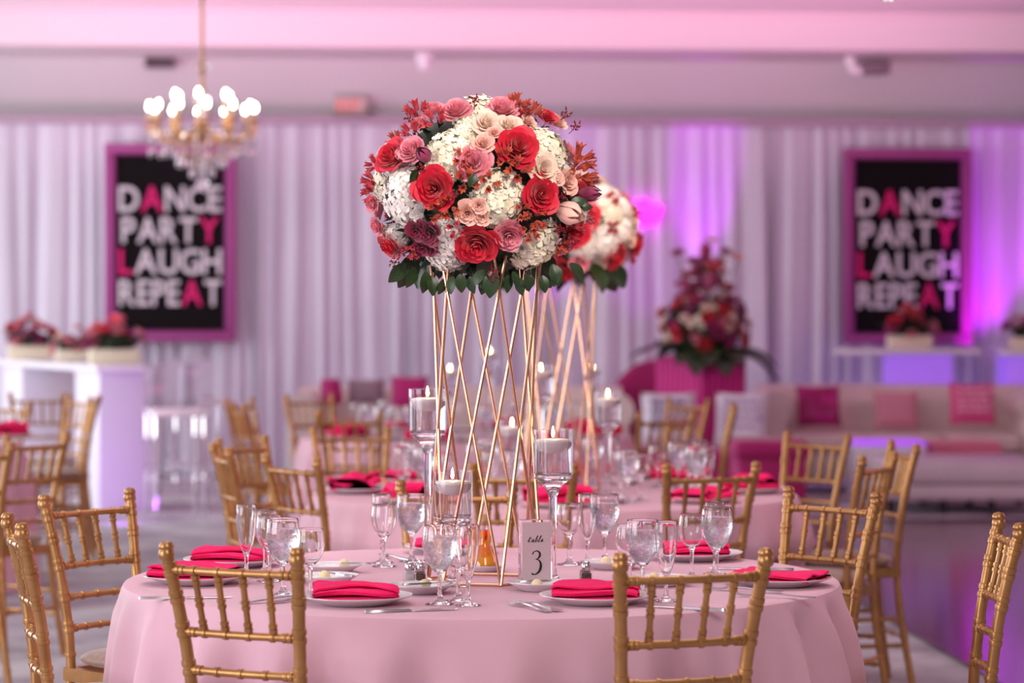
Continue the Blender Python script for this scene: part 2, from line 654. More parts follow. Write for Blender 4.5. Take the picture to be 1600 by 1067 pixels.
# ceiling fittings
p = bg(250, 96, .05)
v = thing('wall_vent', 'small grey louvred vent high on the wall above the chandelier', 'vent', (p.x, p.y, p.z-.06), WYAW)
vb = MB().box(-.13, .13, -.05, .03, 0, .012).box(-.13, .13, -.05, .03, .108, .12).box(-.13, -.115, -.05, .03, .012, .108).box(.115, .13, -.05, .03, .012, .108)
M_grey = mat('grey vent', (0.20, 0.15, 0.18), .6)
obj('frame', vb.mesh('frame', M_grey, False), v)
sl = MB().box(-.115, .115, -.035, .0, -.004, .004, Matrix.Rotation(radians(35), 4, 'X')).mesh('slat', M_grey, False)
for i in range(5):
    obj('slat', sl, v, loc=(0, -.005, .022+i*.019))
p = bg(664, 92, .6)
s_ = thing('wall_speaker', 'small white bracketed spot fitting under the soffit above the bouquet', 'fixture', (p.x, p.y, p.z), WYAW)
obj('bracket', MB().tube([(0, 0, .28), (0, 0, .02)], .03, 8).mesh('bracket', M_white), s_)
obj('head', MB().lathe([(0, -.1), (.05, -.09), (.075, -.02), (.08, .06), (.05, .08), (0, .085)], 14, Matrix.Rotation(radians(28), 4, 'X')).mesh('head', M_white), s_)
p = bg(1350, 106, .5)
c_ = thing('ceiling_projector', 'white bracketed fitting with a dark box under the soffit', 'fixture', (p.x, p.y, p.z), WYAW)
obj('bracket', MB().tube([(-.13, 0, .22), (-.13, 0, .08), (-.10, -.02, -.02), (-.02, -.02, -.03)], [.045, .045, .05, .04], 8).mesh('bracket', M_white), c_)
obj('box', MB().rbox(-.03, .22, -.12, .10, -.06, .06, .02, 2).mesh('box', M_grey), c_)

# ------------------------------------------------------------------ neon
M_neon = emit('magenta neon', (1.0, 0.02, 0.95), 3.2)
pts = [(966, 338), (978, 350), (990, 343), (1004, 336), (1012, 326), (1008, 317), (1000, 317), (995, 327), (997, 341), (1008, 349), (1019, 343), (1027, 331), (1031, 322)]
wp = [bg(x, y, .36) for x, y in pts]


def smooth_path(p, k=5):
    out = []
    n = len(p)
    for i in range(n-1):
        p0, p1, p2, p3 = p[max(i-1, 0)], p[i], p[i+1], p[min(i+2, n-1)]
        for j in range(k):
            t = j/k
            out.append(.5*((2*p1)+(p2-p0)*t+(2*p0-5*p1+4*p2-p3)*t*t+(3*p1-p0-3*p2+p3)*t**3))
    out.append(p[-1])
    return out


tag(obj('neon_sign', MB().tube(smooth_path(wp), .03, 8).mesh('neon_sign', M_neon)),
    'glowing magenta neon script loop on the drape beside the bouquet', 'sign')

# ------------------------------------------------------------------ chandelier
M_bulb = emit('glowing bulb', (1.0, 0.86, 0.66), 26)
M_brass = mat('brass', (0.62, 0.33, 0.14), .3, .8)
M_crystal = glass_mat('crystal', (1, .99, 1), 0, 1.6)
M_drip = mat('candle sleeve', (0.86, 0.66, 0.56), .5)


def chandelier():
    r = thing('chandelier', 'lit crystal chandelier with candle bulbs hanging before the sign', 'chandelier', (0, 0, 0))
    obj('rod', MB().tube([(0, 0, 1.60), (0, 0, .3)], .012, 8).lathe([(0, 1.60), (.07, 1.60), (.06, 1.56), (.02, 1.54)], 14).mesh('rod', M_brass), r)
    obj('column', MB().lathe([(0, -.02), (.03, -.02), (.10, .02), (.05, .06), (.022, .10), (.03, .18), (.055, .23), (.05, .27), (.02, .31), (.012, .36)], 16).mesh('column', M_crystal), r)
    arm, sleeve, bulb = None, None, None

    def arm_mesh(R, h):
        P = [Vector((.02, 0, .06)), Vector((R*.35, 0, -.02)), Vector((R*.7, 0, -.04)), Vector((R, 0, .02)), Vector((R, 0, h))]
        m = MB().tube(smooth_path(P, 6), .011, 8)
        m.lathe([(0, h), (.035, h+.004), (.04, h+.014), (.012, h+.016)], 12, Matrix.Translation((R, 0, 0)))
        return m.mesh('arm', M_brass)
    for ring, (R, h, k) in enumerate(((.36, .09, 12), (.20, .17, 6))):
        am = arm_mesh(R, h)
        sm = MB().lathe([(0, h+.012), (.014, h+.012), (.014, h+.075), (0, h+.08)], 10).mesh('candle_sleeve', M_drip)
        bm = MB().lathe([(.006, h+.075), (.013, h+.085), (.0165, h+.10), (.012, h+.12), (.003, h+.134), (0, h+.136)], 10).mesh('bulb', M_bulb)
        for i in range(k):
            an = 2*pi*(i+.3*ring)/k+.2
            a_ = obj('arm', am, r, M=Matrix.Rotation(an, 4, 'Z'))
            T = Matrix.Translation((R, 0, 0))
            obj('candle_sleeve', sm, a_, M=T)
            obj('bulb', bm, a_, M=T)
    drop = MB().lathe([(0, 0), (.006, -.008), (.015, -.035), (.010, -.055), (0, -.07)], 6).mesh('crystal', M_crystal, False)
    bead = MB().lathe([(0, .016), (.012, .006), (.012, -.006), (0, -.016)], 6).mesh('bead', M_crystal, False)
    for R, k, z in ((.36, 24, -.01), (.36, 12, -.09), (.26, 20, -.09), (.17, 14, -.16), (.08, 8, -.23)):
        for i in range(k):
            an = 2*pi*i/k
            obj('crystal', drop, r, loc=(R*cos(an), R*sin(an), z))
    for R, z, k in ((.36, .0, 40), (.27, -.075, 30), (.18, -.15, 22), (.08, -.21, 10)):
        for i in range(k):
            an = 2*pi*(i+.5)/k
            obj('bead', bead, r, loc=(R*cos(an), R*sin(an), z))
        obj('ring', MB().tube([(R*cos(2*pi*i/32), R*sin(2*pi*i/32), z+.012) for i in range(32)], .006, 6, closed=True).mesh('ring', M_brass), r)
    obj('crystal_ball', MB().ball((0, 0, .46), .05, 10, 8).mesh('crystal_ball', M_crystal, False), r)
    obj('finial', MB().ball((0, 0, -.33), .045, 10, 8).lathe([(0, -.285), (.01, -.28), (.01, -.03), (0, -.02)], 8).mesh('finial', M_crystal), r)
    return r


ch1 = chandelier()
p = at(316, 211, 18.6)
ch1.location = (p.x, p.y, p.z)
dup(ch1, (1.30, 9.35, 2.885), .4, 'second crystal chandelier nearly out of the frame over the middle table')

# ------------------------------------------------------------------ tables


def cloth_mesh(seed, folds, R=.915, amp=.05):
    rr = random.Random(seed)
    ph = [rr.uniform(0, 6.28) for _ in range(6)]
    prof = [(.0, 0), (.3, 0), (.6, 0), (.8, 0), (.875, 0), (R-.018, 0), (R-.006, -.004), (R, -.016), (R+.004, -.04)]
    zs = [-.08, -.13, -.19, -.26, -.34, -.43, -.53, -.63, -.70, -.755]
    prof += [(R+.008+.06*(-z), z) for z in zs]
    seg = 288
    vs, fs = [], []
    for r, z in prof:
        for i in range(seg):
            a = 2*pi*i/seg
            k = 1-math.exp(-(max(0, -z-.014)/.12)**1.25)
            wob = folds*a+1.1*sin(3*a+ph[0])+.6*sin(5*a+ph[1])
            f = .5+.5*sin(wob)
            f = f**1.6+.30*sin(2*wob+ph[2])*(.5+.5*sin(2*a+ph[3]))
            e = .75+.4*sin(4*a+ph[4])
            rad = r+(amp*k*(f-.25)*e*1.2 if z < -.03 else 0)
            vs.append((rad*cos(a), rad*sin(a), z))
    for j in range(len(prof)-1):
        for i in range(seg):
            fs.append((j*seg+i, j*seg+(i+1) % seg, (j+1)*seg+(i+1) % seg, (j+1)*seg+i))
    fs.append(tuple(range(seg)))
    return MB().add(vs, fs).mesh('tablecloth', M_cloth)


T1 = Vector((-.077, 6.94, 0))
T2 = Vector((.16, 10.2, 0))
T3 = Vector((-.25, 14.9, 0))
T4 = Vector((-3.5, 14.2, 0))
cloths = []
cm = [cloth_mesh(3, 24, amp=.078), cloth_mesh(8, 21, amp=.07)]
for i, (c, lab) in enumerate(((T1, 'blush floor-length tablecloth on the near table with the number 3 sign'),
                              (T2, 'blush floor-length tablecloth on the second table behind the number 3 table'),
                              (T3, 'blush tablecloth on the farthest round table before the cream sofa'),
                              (T4, 'mauve-shaded tablecloth at the frame edge near the bar tables'))):
    o = obj('tablecloth', cm[min(i, 1)].copy(), None, (c.x, c.y, TABLE_Z))
    o.rotation_euler.z = i*1.1
    tag(o, lab, 'tablecloth', 'round tablecloths')
    cloths.append(o)

# ------------------------------------------------------------------ chairs


def with_rings(path, r, rings, n=40, ring=1.22, half=.007, length=None):
    """sample a path function with bamboo rings at parameters rings"""
    L = length
    ts = [i/(n-1) for i in range(n)]
    extra = []
    for c in rings:
        h = half/L
        extra += [(c-h*1.15, 1), (c-h, ring), (c-h*.35, ring*1.02), (c+h*.35, ring*1.02), (c+h, ring), (c+h*1.15, 1)]
    bad = [(c-half/L*1.2, c+half/L*1.2) for c in rings]
    ts = [(t, 1) for t in ts if not any(a < t < b for a, b in bad)]+[e for e in extra if 0 <= e[0] <= 1]
    ts.sort()
    rf = r if callable(r) else (lambda t: r)
    return [path(t) for t, _ in ts], [rf(t)*k for t, k in ts]


def post_xy(z, s):
    # rear leg / back post centre line
    def lerp(tab, z):
        for (z0, v0), (z1, v1) in zip(tab, tab[1:]):
            if z <= z1:
                t = (z-z0)/(z1-z0)
                t = t*t*(3-2*t) if False else t
                return v0+(v1-v0)*t
        return tab[-1][1]
    x = lerp([(0, .165), (.25, .145), (.45, .132), (.6, .138), (.75, .150), (.92, .168)], z)
    y = lerp([(0, -.245), (.15, -.222), (.3, -.200), (.45, -.188), (.55, -.192), (.7, -.210), (.82, -.234), (.92, -.258)], z)
    return s*x, y


def make_chair():
    t = thing('chiavari_chair', '', 'chair')
    H = .905
    for s in (-1, 1):
        P, Rr = with_rings(lambda u: Vector((*post_xy(u*H, s), u*H)), .0138,
                           [z/H for z in (.05, .2, .34, .50, .565, .585, .65, .67, .735, .755, .81, .826, .868, .888)], 46, 1.17, .006, H)
        m = MB().tube(P, Rr, 12)
        x, y = post_xy(.918, s)
        tl = Matrix.Translation((x, y, 0))
        m.lathe([(.0138, .900), (.0168, .905), (.0175, .911), (.0168, .917), (.0145, .922), (.0165, .925), (.0168, .930), (.012, .938), (0, .941)], 14, tl)
        obj('rear_leg', m.mesh('rear_leg', M_gold), t)
        P, Rr = with_rings(lambda u: Vector((s*(.186+.004*(1-u)), .185+.012*(1-u), u*.445)), .0132, [.1, .3, .33, .55, .58, .8, .92], 20, 1.2, .006, .445)
        obj('front_leg', MB().tube(P, Rr, 10).mesh('front_leg', M_gold), t)
    sx = [-.6, -.2, .2, .6]
    for k, z in enumerate((.878, .740, .655, .570)):
        x, y = post_xy(z, 1)
        hw = x-.004
        rings = [.06, .1, .9, .94]+[.5+.5*q for q in (sx if k < 2 else (-.45, 0, .45))]
        P, Rr = with_rings(lambda u: Vector((-hw+2*hw*u, y-.014*sin(pi*u), z)), .0088, rings, 16, 1.3, .005, 2*hw)
        obj('back_rail', MB().tube(P, Rr, 10).mesh('back_rail', M_gold), t)
    for q in sx:
        x1, y1 = post_xy(.878, 1)
        x0, y0 = post_xy(.740, 1)
        b1 = -.014*sin(pi*(.5+.5*q))
        A, B = Vector((q*x0, y0+b1, .745)), Vector((q*x1*.97, y1+b1, .873))
        P, Rr = with_rings(lambda u: A.lerp(B, u), .0072, [.07, .16, .45, .55, .84, .93], 10, 1.35, .0042, .128)
        obj('spindle', MB().tube(P, Rr, 8).mesh('spindle', M_gold), t)
    # seat frame
    fr = MB()
    A = [(-.137, -.19), (.137, -.19), (.19, .19), (-.19, .19)]
    for i in range(4):
        a_, b_ = Vector((*A[i], .447)), Vector((*A[(i+1) % 4], .447))
        d = (b_-a_).normalized()
        nrm = Vector((d.y, -d.x, 0))*.013
        z = Vector((0, 0, .018))
        a_ -= d*.012
        b_ += d*.012
        fr.add([a_-nrm-z, a_+nrm-z, a_+nrm+z, a_-nrm+z, b_-nrm-z, b_+nrm-z, b_+nrm+z, b_-nrm+z],
               [(0, 1, 2, 3), (7, 6, 5, 4), (0, 4, 5, 1), (1, 5, 6, 2), (2, 6, 7, 3), (3, 7, 4, 0)])
    obj('seat_frame', fr.mesh('seat_frame', M_gold, False), t)
    # cushion

    def cus(u, v):
        an = 2*pi*u
        c, s_ = cos(an), sin(an)
        e = .45
        sxx = abs(c)**e*(1 if c > 0 else -1)
        syy = abs(s_)**e*(1 if s_ > 0 else -1)
        ph = pi*v-pi/2
        kk = max(0.0, cos(ph))**.38
        yy = syy*.192*kk
        hw = .168+.03*yy/.19
        zc = .488+.026*sin(ph) if v > .5 else .488+.022*sin(ph)
        return Vector((sxx*hw*kk, yy, zc+.008*(1-kk)))
    obj('seat_cushion', MB().grid(cus, 40, 13, True).mesh('seat_cushion', M_seat), t)

    def stretch(a, b, label=None):
        a, b = Vector(a), Vector(b)
        L = (b-a).length
        P, Rr = with_rings(lambda u: a.lerp(b, u), .008, [.08, .5, .92], 6, 1.3, .005, L)
        obj('stretcher', MB().tube(P, Rr, 8).mesh('stretcher', M_gold), t)
    for z in (.17, .27):
        for s in (-1, 1):
            x, y = post_xy(z, s)
            stretch((x, y, z), (s*.187, .19, z))
    for z in (.20, .30):
        stretch((-.187, .19, z), (.187, .19, z))
    x, y = post_xy(.2, 1)
    stretch((-x, y, .2), (x, y, .2))
    return t


chair0 = make_chair()
chair_used = False


def chair(x, y, dx, dy, label, group):
    """(x, y): centre of the top of the back; (dx, dy): where the sitter looks"""
    global chair_used
    L = sqrt(dx*dx+dy*dy)
    dx, dy = dx/L, dy/L
    loc = (x+dx*.258, y+dy*.258, 0)
    rz = atan2(-dx, dy)
    if not chair_used:
        chair_used = True
        chair0.location = loc
        chair0.rotation_euler.z = rz
        chair0['label'] = label
        chair0['group'] = group
        return chair0
    return dup(chair0, loc, rz, label, group)


G1, G2, G3, G4 = 'gold chairs around the number 3 table', 'gold chairs around the second table', 'gold chairs around the farthest table', 'gold chairs near the bar tables'
chair(-.607, 5.85, .46, .89, 'gold chiavari chair with its back to us, left of the two in front', G1)
chair(.383, 5.71, -.35, .94, 'gold chiavari chair with its back to us, right of the two in front', G1)
chair(1.214, 6.62, -1, .03, 'gold chiavari chair cut by the frame edge beside the dark dance floor', G1)
chair(.908, 7.69, -.76, -.65, 'gold chiavari chair facing us beyond the right edge of the near cloth', G1)
chair(-.165, 8.12, .10, -1, 'gold chiavari chair half hidden behind the wire stand and oil bottle', G1)
chair(-1.19, 7.6, .81, -.59, 'gold chiavari chair facing us with its taupe seat visible beside the cloth', G1)
chair(-1.215, 6.62, .96, .28, 'gold chiavari chair seen edge-on at the lower frame corner', G1)
chair(.667, 9.05, -.40, .92, 'gold chiavari chair right behind the goblets, back to us at second table', G2)
chair(.038, 9.0, .08, 1, 'gold chiavari chair behind the right candle holder, back to us', G2)
chair(-.777, 9.54, .80, .60, 'gold chiavari chair turned three-quarters at the second table cloth edge', G2)
chair(-1.10, 10.25, .96, .28, 'gold chiavari chair edge-on, nearest in the trio on the pale carpet', G2)
chair(-1.09, 10.95, .88, -.47, 'gold chiavari chair facing us behind the edge-on chair on pale carpet', G2)
chair(-.708, 11.9, .30, -.95, 'gold chiavari chair facing us over the second table napkin', G2)
chair(1.272, 11.3, -.74, -.68, 'gold chiavari chair facing us before the magenta bench', G2)
chair(1.517, 10.5, -.99, -.15, 'gold chiavari chair edge-on beside the dance floor corner', G2)
chair(1.30, 9.62, -.89, .46, 'gold chiavari chair turned three-quarters between two others by the dance floor', G2)
chair(-.825, 13.75, .30, .95, 'blurred gold chair, back to us, at the farthest table', G3)
chair(.78, 13.7, -.55, .83, 'blurred gold chair, back to us, before the white lettered pillow', G3)
chair(-1.25, 16.7, .60, -.80, 'blurred gold chair facing us before the cream sofa arm', G3)
chair(1.04, 15.96, -.77, -.64, 'blurred gold chair facing us before the magenta planter', G3)
chair(1.22, 14.9, -1, .05, 'blurred gold chair edge-on before the white cushion', G3)
chair(-1.52, 15.1, .96, .3, 'blurred gold chair edge-on, first of the pair before the drape', G3)
chair(-1.6, 15.9, .9, -.35, 'blurred gold chair facing us, second of the pair before the drape', G3)
chair(-1.97, 11.25, -.80, .60, 'gold chair before the white bar tables, back to us beside the carpet', G4)
chair(-2.08, 10.4, -.55, .83, 'gold chair cut by the frame edge nearest the mauve cloth', G4)
chair(-2.87, 15.5, -.62, -.78, 'blurred gold chair facing us behind the mauve cloth', G4)
chair(-2.98, 17.0, .05, 1, 'blurred gold chair directly before the grey bar pedestal', G4)
chair(-2.62, 16.6, -.75, -.65, 'blurred gold chair with dark rails before the bright bar pedestal', G4)
chair(-2.47, 16.0, -.93, -.25, 'blurred gold chair edge-on, last before the purple bar pedestal', G4)

# seats tucked under a cloth push the drape inward
seats = [o for o in COL.objects if o.get('category') == 'chair' and o.type == 'EMPTY']
for o in cloths:
    M0 = Matrix.Translation(o.location) @ Matrix.Rotation(o.rotation_euler.z, 4, 'Z')
    Mi = M0.inverted()
    near = []
    for c in seats:
        if (Vector(c.location)-o.location).to_2d().length < 1.35:
            Mc = Matrix.Translation(c.location) @ Matrix.Rotation(c.rotation_euler.z, 4, 'Z')
            near.append((Mc, Mc.inverted(), (.50, .03) if abs(c.location.x) > .9 and c.location.y < 6.75 else (.565, .05)))
    for v in o.data.vertices:
        if v.co.z > -.10:
            continue
        p_ = M0 @ v.co
        for Mc, Mci, (zt, zr) in near:
            l = Mci @ p_
            if -.3 < l.y < .235 and abs(l.x) < .36:
                wx = max(0, min(1, (.36-abs(l.x))/.13))
                wz = max(0, min(1, (zt-p_.z)/zr))
                wx, wz = wx*wx*(3-2*wx), wz*wz*(3-2*wz)
                l.y += (.235-l.y)*wx*wz
                p_ = Mc @ l
        v.co = Mi @ p_

# ------------------------------------------------------------------ tableware


def scallop_plate(R, name):
    m = MB()
    prof = [(0, .004), (R*.55, .004), (R*.62, .006), (R*.70, .0125), (R*.80, .0145), (R*.86, .0165), (R*.92, .0175), (R*.97, .0205), (R, .022),
            (R*1.002, .0205), (R*.97, .018), (R*.80, .011), (R*.66, .003), (R*.60, 0), (R*.56, 0), (R*.54, .002), (0, .002)]
    seg = 72
    vs, fs = [], []
    for j, (r, z) in enumerate(prof):
        for i in range(seg):
            a = 2*pi*i/seg
            k = 1.0
            zz = z
            if R*.95 < r:
                k = 1+.008*abs(cos(12*a))
            if R*.78 < r < R*.95 and j < 8:
                zz = z+.0012*cos(24*a)
            vs.append((r*k*cos(a), r*k*sin(a), zz))
    for j in range(len(prof)-1):
        for i in range(seg):
            fs.append((j*seg+i, j*seg+(i+1) % seg, (j+1)*seg+(i+1) % seg, (j+1)*seg+i))
    return m.add(vs, fs).mesh(name, M_china)


DINNER = scallop_plate(.132, 'dinner_plate')
BREAD = scallop_plate(.078, 'bread_plate')


def napkin_mesh(seed, L=.215, Wd=.105, layers=3, point=0.0):
    """accordion-folded napkin: a thick ribbon in cross-section swept along its length"""
    r = random.Random(seed)
    path = []
    th = .0085
    z = .005
    for k in range(layers):
        x0, x1 = (-.5, .5) if k % 2 == 0 else (.5, -.5)
        sh = 1-.05*k
        for i in range(7):
            path.append(((x0+(x1-x0)*i/6)*sh, z))
        if k < layers-1:
            for i in range(1, 4):
                a = pi*i/4
                path.append((x1*sh+(.018/Wd*(1 if x1 > 0 else -1))*sin(a), z+th*(1-cos(a))/2))
        z += th
    n = len(path)
    t = .0033
    N = 18
    ph = [r.uniform(0, 6.28) for _ in range(6)]
    vs, fs = [], []
    for j in range(N):
        v = j/(N-1)
        y = (v-.5)*L
        w_ = Wd*(1-point*(1-v)**1.5)*(1+.06*sin(4*v+ph[0]))
        lift = .0065*(.5+.5*sin(3.0*v+ph[1]))
        end = min(1, min(v, 1-v)*14+.45)
        row = []
        for side in (1, -1):
            for i in (range(n) if side == 1 else range(n-1, -1, -1)):
                x, zz = path[i]
                lay = zz/th
                off = t if side == 1 else -t
                xx = x*w_+.010*lay*sin(1.5*v*pi+ph[2])*.6+.006*sin(5*v+ph[3]+lay)
                zq = zz*(.75+.35*end)+lift*(zz/(th*layers))*1.6+.0022*sin(9*x+6*v+ph[4])*(lay-.3)
                row.append((xx, y*(1+.02*sin(7*x+lay*2+ph[5])), max(.0012, zq)+off*.9))
        vs += row
    m2 = 2*n
    for j in range(N-1):
        for i in range(m2):
            fs.append((j*m2+i, (j+1)*m2+i, (j+1)*m2+(i+1) % m2, j*m2+(i+1) % m2))
    fs.append(tuple(range(m2)))
    fs.append(tuple((N-1)*m2+i for i in range(m2-1, -1, -1)))
    return MB().add(vs, fs).mesh('napkin', M_napkin)


NAPS = [napkin_mesh(1, .20, .13, 4, .55), napkin_mesh(2, .20, .125, 4, .1), napkin_mesh(3, .21, .12, 3, .0), napkin_mesh(7, .19, .13, 4, .3)]


def fork_mesh():
    m = MB()
    st = [(-.095, .009, .003), (-.085, .0115, .003), (-.05, .008, .0045), (0, .0045, .008), (.03, .004, .0095), (.045, .009, .008), (.055, .0125, .006)]

    def strip(st, t):
        vs, fs = [], []
        for y, w_, z in st:
            vs += [(-w_, y, z), (w_, y, z), (w_*.85, y, z+t), (-w_*.85, y, z+t)]
        for j in range(len(st)-1):
            for i in range(4):
                fs.append((j*4+i, j*4+(i+1) % 4, (j+1)*4+(i+1) % 4, (j+1)*4+i))
        fs += [(3, 2, 1, 0), tuple((len(st)-1)*4+i for i in range(4))]
        m.add(vs, fs)
    strip(st, .0022)
    for k in range(4):
        x = -.0105+.007*k
        m.tube([(x, .052, .0068), (x*1.05, .065, .005), (x, .085, .0055), (x, .097, .009)], [.0022, .0020, .0018, .0010], 6)
    return m.mesh('fork', M_steel)


def knife_mesh():
    m = MB()
    st = [(-.11, .004, .0), (-.105, .009, 0), (-.06, .0085, 0), (-.005, .006, 0), (.0, .005, .001), (.01, .0095, .002), (.07, .0105, .002), (.1, .008, .002), (.112, .002, .002)]
    vs, fs = [], []
    for i, (y, w_, z) in enumerate(st):
        t = .006 if y < 0 else .0018
        vs += [(-w_, y, z+.0005), (w_, y, z+.0005), (w_*.7, y, z+t), (-w_*.7, y, z+t)]
    for j in range(len(st)-1):
        for i in range(4):
            fs.append((j*4+i, j*4+(i+1) % 4, (j+1)*4+(i+1) % 4, (j+1)*4+i))
    fs += [(3, 2, 1, 0), tuple((len(st)-1)*4+i for i in range(4))]
    return m.add(vs, fs).mesh('table_knife', M_steel)


def spoon_mesh():
    m = MB()
    m.tube([(0, -.09, .004), (0, -.05, .005), (0, .0, .008), (0, .03, .009)], [.006, .005, .003, .0032], 8)

    def f(u, v):
        a = 2*pi*u
        return Vector((.017*v*cos(a), .055+.027*v*sin(a), .002+.008*v*v))
    m.grid(f, 20, 5, True)
    return m.mesh('spoon', M_steel)


FORK, KNIFE, SPOON = fork_mesh(), knife_mesh(), spoon_mesh()
BKNIFE = MB()
BUTTER = MB().ball((0, 0, .0135), .0145, 14, 9, (1, 1, .95)).mesh('butter_ball', M_butter)


def stem_profile(foot, hstem, bowl, wall=.0011):
    """outer profile of foot + stem + bowl [(r,z)...] and back down the inside of the bowl"""
    out = [(0, 0), (foot, 0), (foot, .0014), (foot*.8, .0032), (foot*.35, .008), (.0062, .018), (.0043, .035), (.0042, hstem*.55), (.0056, hstem*.85), (.0048, hstem*.92)]
    b = [(r, hstem+z) for r, z in bowl]
    ins = [(max(0.0, r-wall), z+(.0022 if i == 0 else 0)) for i, (r, z) in enumerate(b)]
    top = b[-1]
    return out+b+[(top[0]-wall*.5, top[1]+.0007)]+ins[::-1]+[(0, hstem+bowl[0][1]+.006)]


BOWL_G = [(.009, 0), (.020, .010), (.030, .024), (.0375, .043), (.0405, .062), (.0405, .078), (.0385, .098), (.0365, .109)]
BOWL_W = [(.008, 0), (.018, .009), (.027, .021), (.0325, .037), (.0345, .052), (.0335, .066), (.0315, .080), (.0300, .088)]
BOWL_F = [(.007, 0), (.012, .010), (.018, .028), (.0225, .050), (.0255, .075), (.0265, .095), (.0258, .115), (.0248, .127)]
GOB = MB().lathe(stem_profile(.0345, .074, BOWL_G), 32).mesh('water_goblet', M_glass)
WIN = MB().lathe(stem_profile(.0325, .077, BOWL_W), 32).mesh('wine_glass', M_glass)
FLU = MB().lathe(stem_profile(.0305, .060, BOWL_F), 32).mesh('champagne_flute', M_glass)
M_icewater = glass_mat('iced water', (0.99, 0.97, 0.99), .03, 1.33)
_nt = M_icewater.node_tree
_b = _nt.nodes['Principled BSDF']
_n = _nt.nodes.new('ShaderNodeTexNoise')
_n.inputs['Scale'].default_value = 55
_n.inputs['Detail'].default_value = 3
_n.inputs['Distortion'].default_value = 1.5
_tc = _nt.nodes.new('ShaderNodeTexCoord')
_nt.links.new(_tc.outputs['Object'], _n.inputs['Vector'])
_bp = _nt.nodes.new('ShaderNodeBump')
_bp.inputs['Strength'].default_value = .55
_bp.inputs['Distance'].default_value = .004
_nt.links.new(_n.outputs[0], _bp.inputs['Height'])
_nt.links.new(_bp.outputs[0], _b.inputs['Normal'])
_rm = _nt.nodes.new('ShaderNodeMapRange')
_rm.inputs[1].default_value = .42
_rm.inputs[2].default_value = .75
_rm.inputs[3].default_value = 1.0
_rm.inputs[4].default_value = .45
_nt.links.new(_n.outputs[0], _rm.inputs[0])
_nt.links.new(_rm.outputs[0], _b.inputs['Transmission Weight'])


def water_mesh(bowl, hstem, frac):
    zt = bowl[-1][1]*frac
    pr = [(0, hstem+.0028)]
    for r, z in bowl:
        if z < zt:
            pr.append((max(.0, r-.0009), hstem+z+(.0025 if z == 0 else 0)))
    for (r0, z0), (r1, z1) in zip(bowl, bowl[1:]):
        if z0 < zt <= z1:
            r = r0+(r1-r0)*(zt-z0)/(z1-z0)
            pr += [(r-.0009, hstem+zt), (r*.9, hstem+zt-.0006), (0, hstem+zt-.0006)]
    return MB().lathe(pr, 24).mesh('iced_water', M_icewater)


GWAT = water_mesh(BOWL_G, .074, .78)


def glass(kind, p, label, group, water=True, sc=1.0):
    me = {'water_goblet': GOB, 'wine_glass': WIN, 'champagne_flute': FLU}[kind]
    o = obj(kind, me, None, (p.x, p.y, p.z))
    o.rotation_euler.z = (p.x*37) % 6
    tag(o, label, 'glass', group)
    if kind == 'water_goblet' and water:
        obj('iced_water', GWAT, o)
    return o


Z0 = TABLE_Z+.0008
NG = 'drinking glasses on the number 3 table'
GL = [('water_goblet', 442, 929, 'iced water goblet beside the rear-left bread plates, largest of its cluster'),
      ('wine_glass', 485, 934, 'empty wine glass standing between bread plate and front chair post'),
      ('champagne_flute', 385, 902, 'tall flute standing in front of the folded napkin at the cloth edge'),
      ('wine_glass', 414, 896, 'wine glass just behind the flute by the cloth-edge napkin'),
      ('wine_glass', 421, 908, 'wine glass half hidden behind the largest goblet of its cluster'),
      ('water_goblet', 687, 944, 'iced water goblet in front of the low floating candle'),
      ('champagne_flute', 731, 946, 'flute standing before the oil bottle beside the iced goblet'),
      ('wine_glass', 716, 939, 'wine glass hidden between front goblet and flute before the oil bottle'),
      ('champagne_flute', 597, 879, 'flute at the back of the table behind the shakers'),
      ('wine_glass', 600, 885, 'wine glass in front of the back flute behind the shakers'),
      ('water_goblet', 643, 877, 'iced water goblet at the back beside the tallest candle stem'),
      ('wine_glass', 889, 882, 'empty wine glass just behind the pepper shaker and candle stem'),
      ('champagne_flute', 918, 879, 'flute between the wine glass and goblet behind the lone pepper shaker'),
      ('water_goblet', 945, 877, 'iced water goblet behind the lone pepper shaker'),
      ('wine_glass', 984, 927, 'wine glass mostly hidden behind the iced goblet at the front chair'),
      ('water_goblet', 1004, 932, 'iced water goblet standing behind the front chair rail'),
      ('champagne_flute', 1041, 939, 'clear flute standing just behind the front chair spindles'),
      ('wine_glass', 1081, 904, 'empty wine glass showing the napkin through its bowl'),
      ('water_goblet', 1120, 905, 'iced water goblet closest to the plate at the cloth edge'),
      ('champagne_flute', 1117, 897, 'flute hidden behind the goblet closest to the cloth edge plate')]
for k, x, y, lab in GL:
    glass(k, on(x, y, Z0), lab, NG)

# plates, napkins, bread plates, cutlery on the near table
PL = [(556, 943, 0, 95, 'before the front chair left of the wire stand', .98),
      (931, 942, 1, 86, 'in front of the table number sign', 1.0),
      (1216, 914, 2, 60, 'at the cloth edge beside the dance floor', 1.0),
      (1085, 874, 3, 92, 'behind the empty wine glass at the back', .95),
      (705, 863, 2, 90, 'behind the wire stand at the back', .95),
      (364, 884, 0, 85, 'behind the tall flute at the far cloth edge', 1.0),
      (307, 911, 1, 70, 'behind the front chair spindles at the cloth edge', 1.0)]
for i, (x, y, k, rot, where, sc) in enumerate(PL):
    p = on(x, y, Z0)
    o = tag(obj('dinner_plate', DINNER, None, p), 'white scalloped dinner plate '+where, 'plate', 'dinner plates on the number 3 table')
    o.rotation_euler.z = i*.4
    q = tag(obj('napkin', NAPS[k], None, p+Vector((.0, -.005, .0125))), 'folded hot pink napkin on the plate '+where, 'napkin', 'pink napkins on the number 3 table')
    q.rotation_euler.z = radians(rot)
    q.scale = (sc, sc, .74)
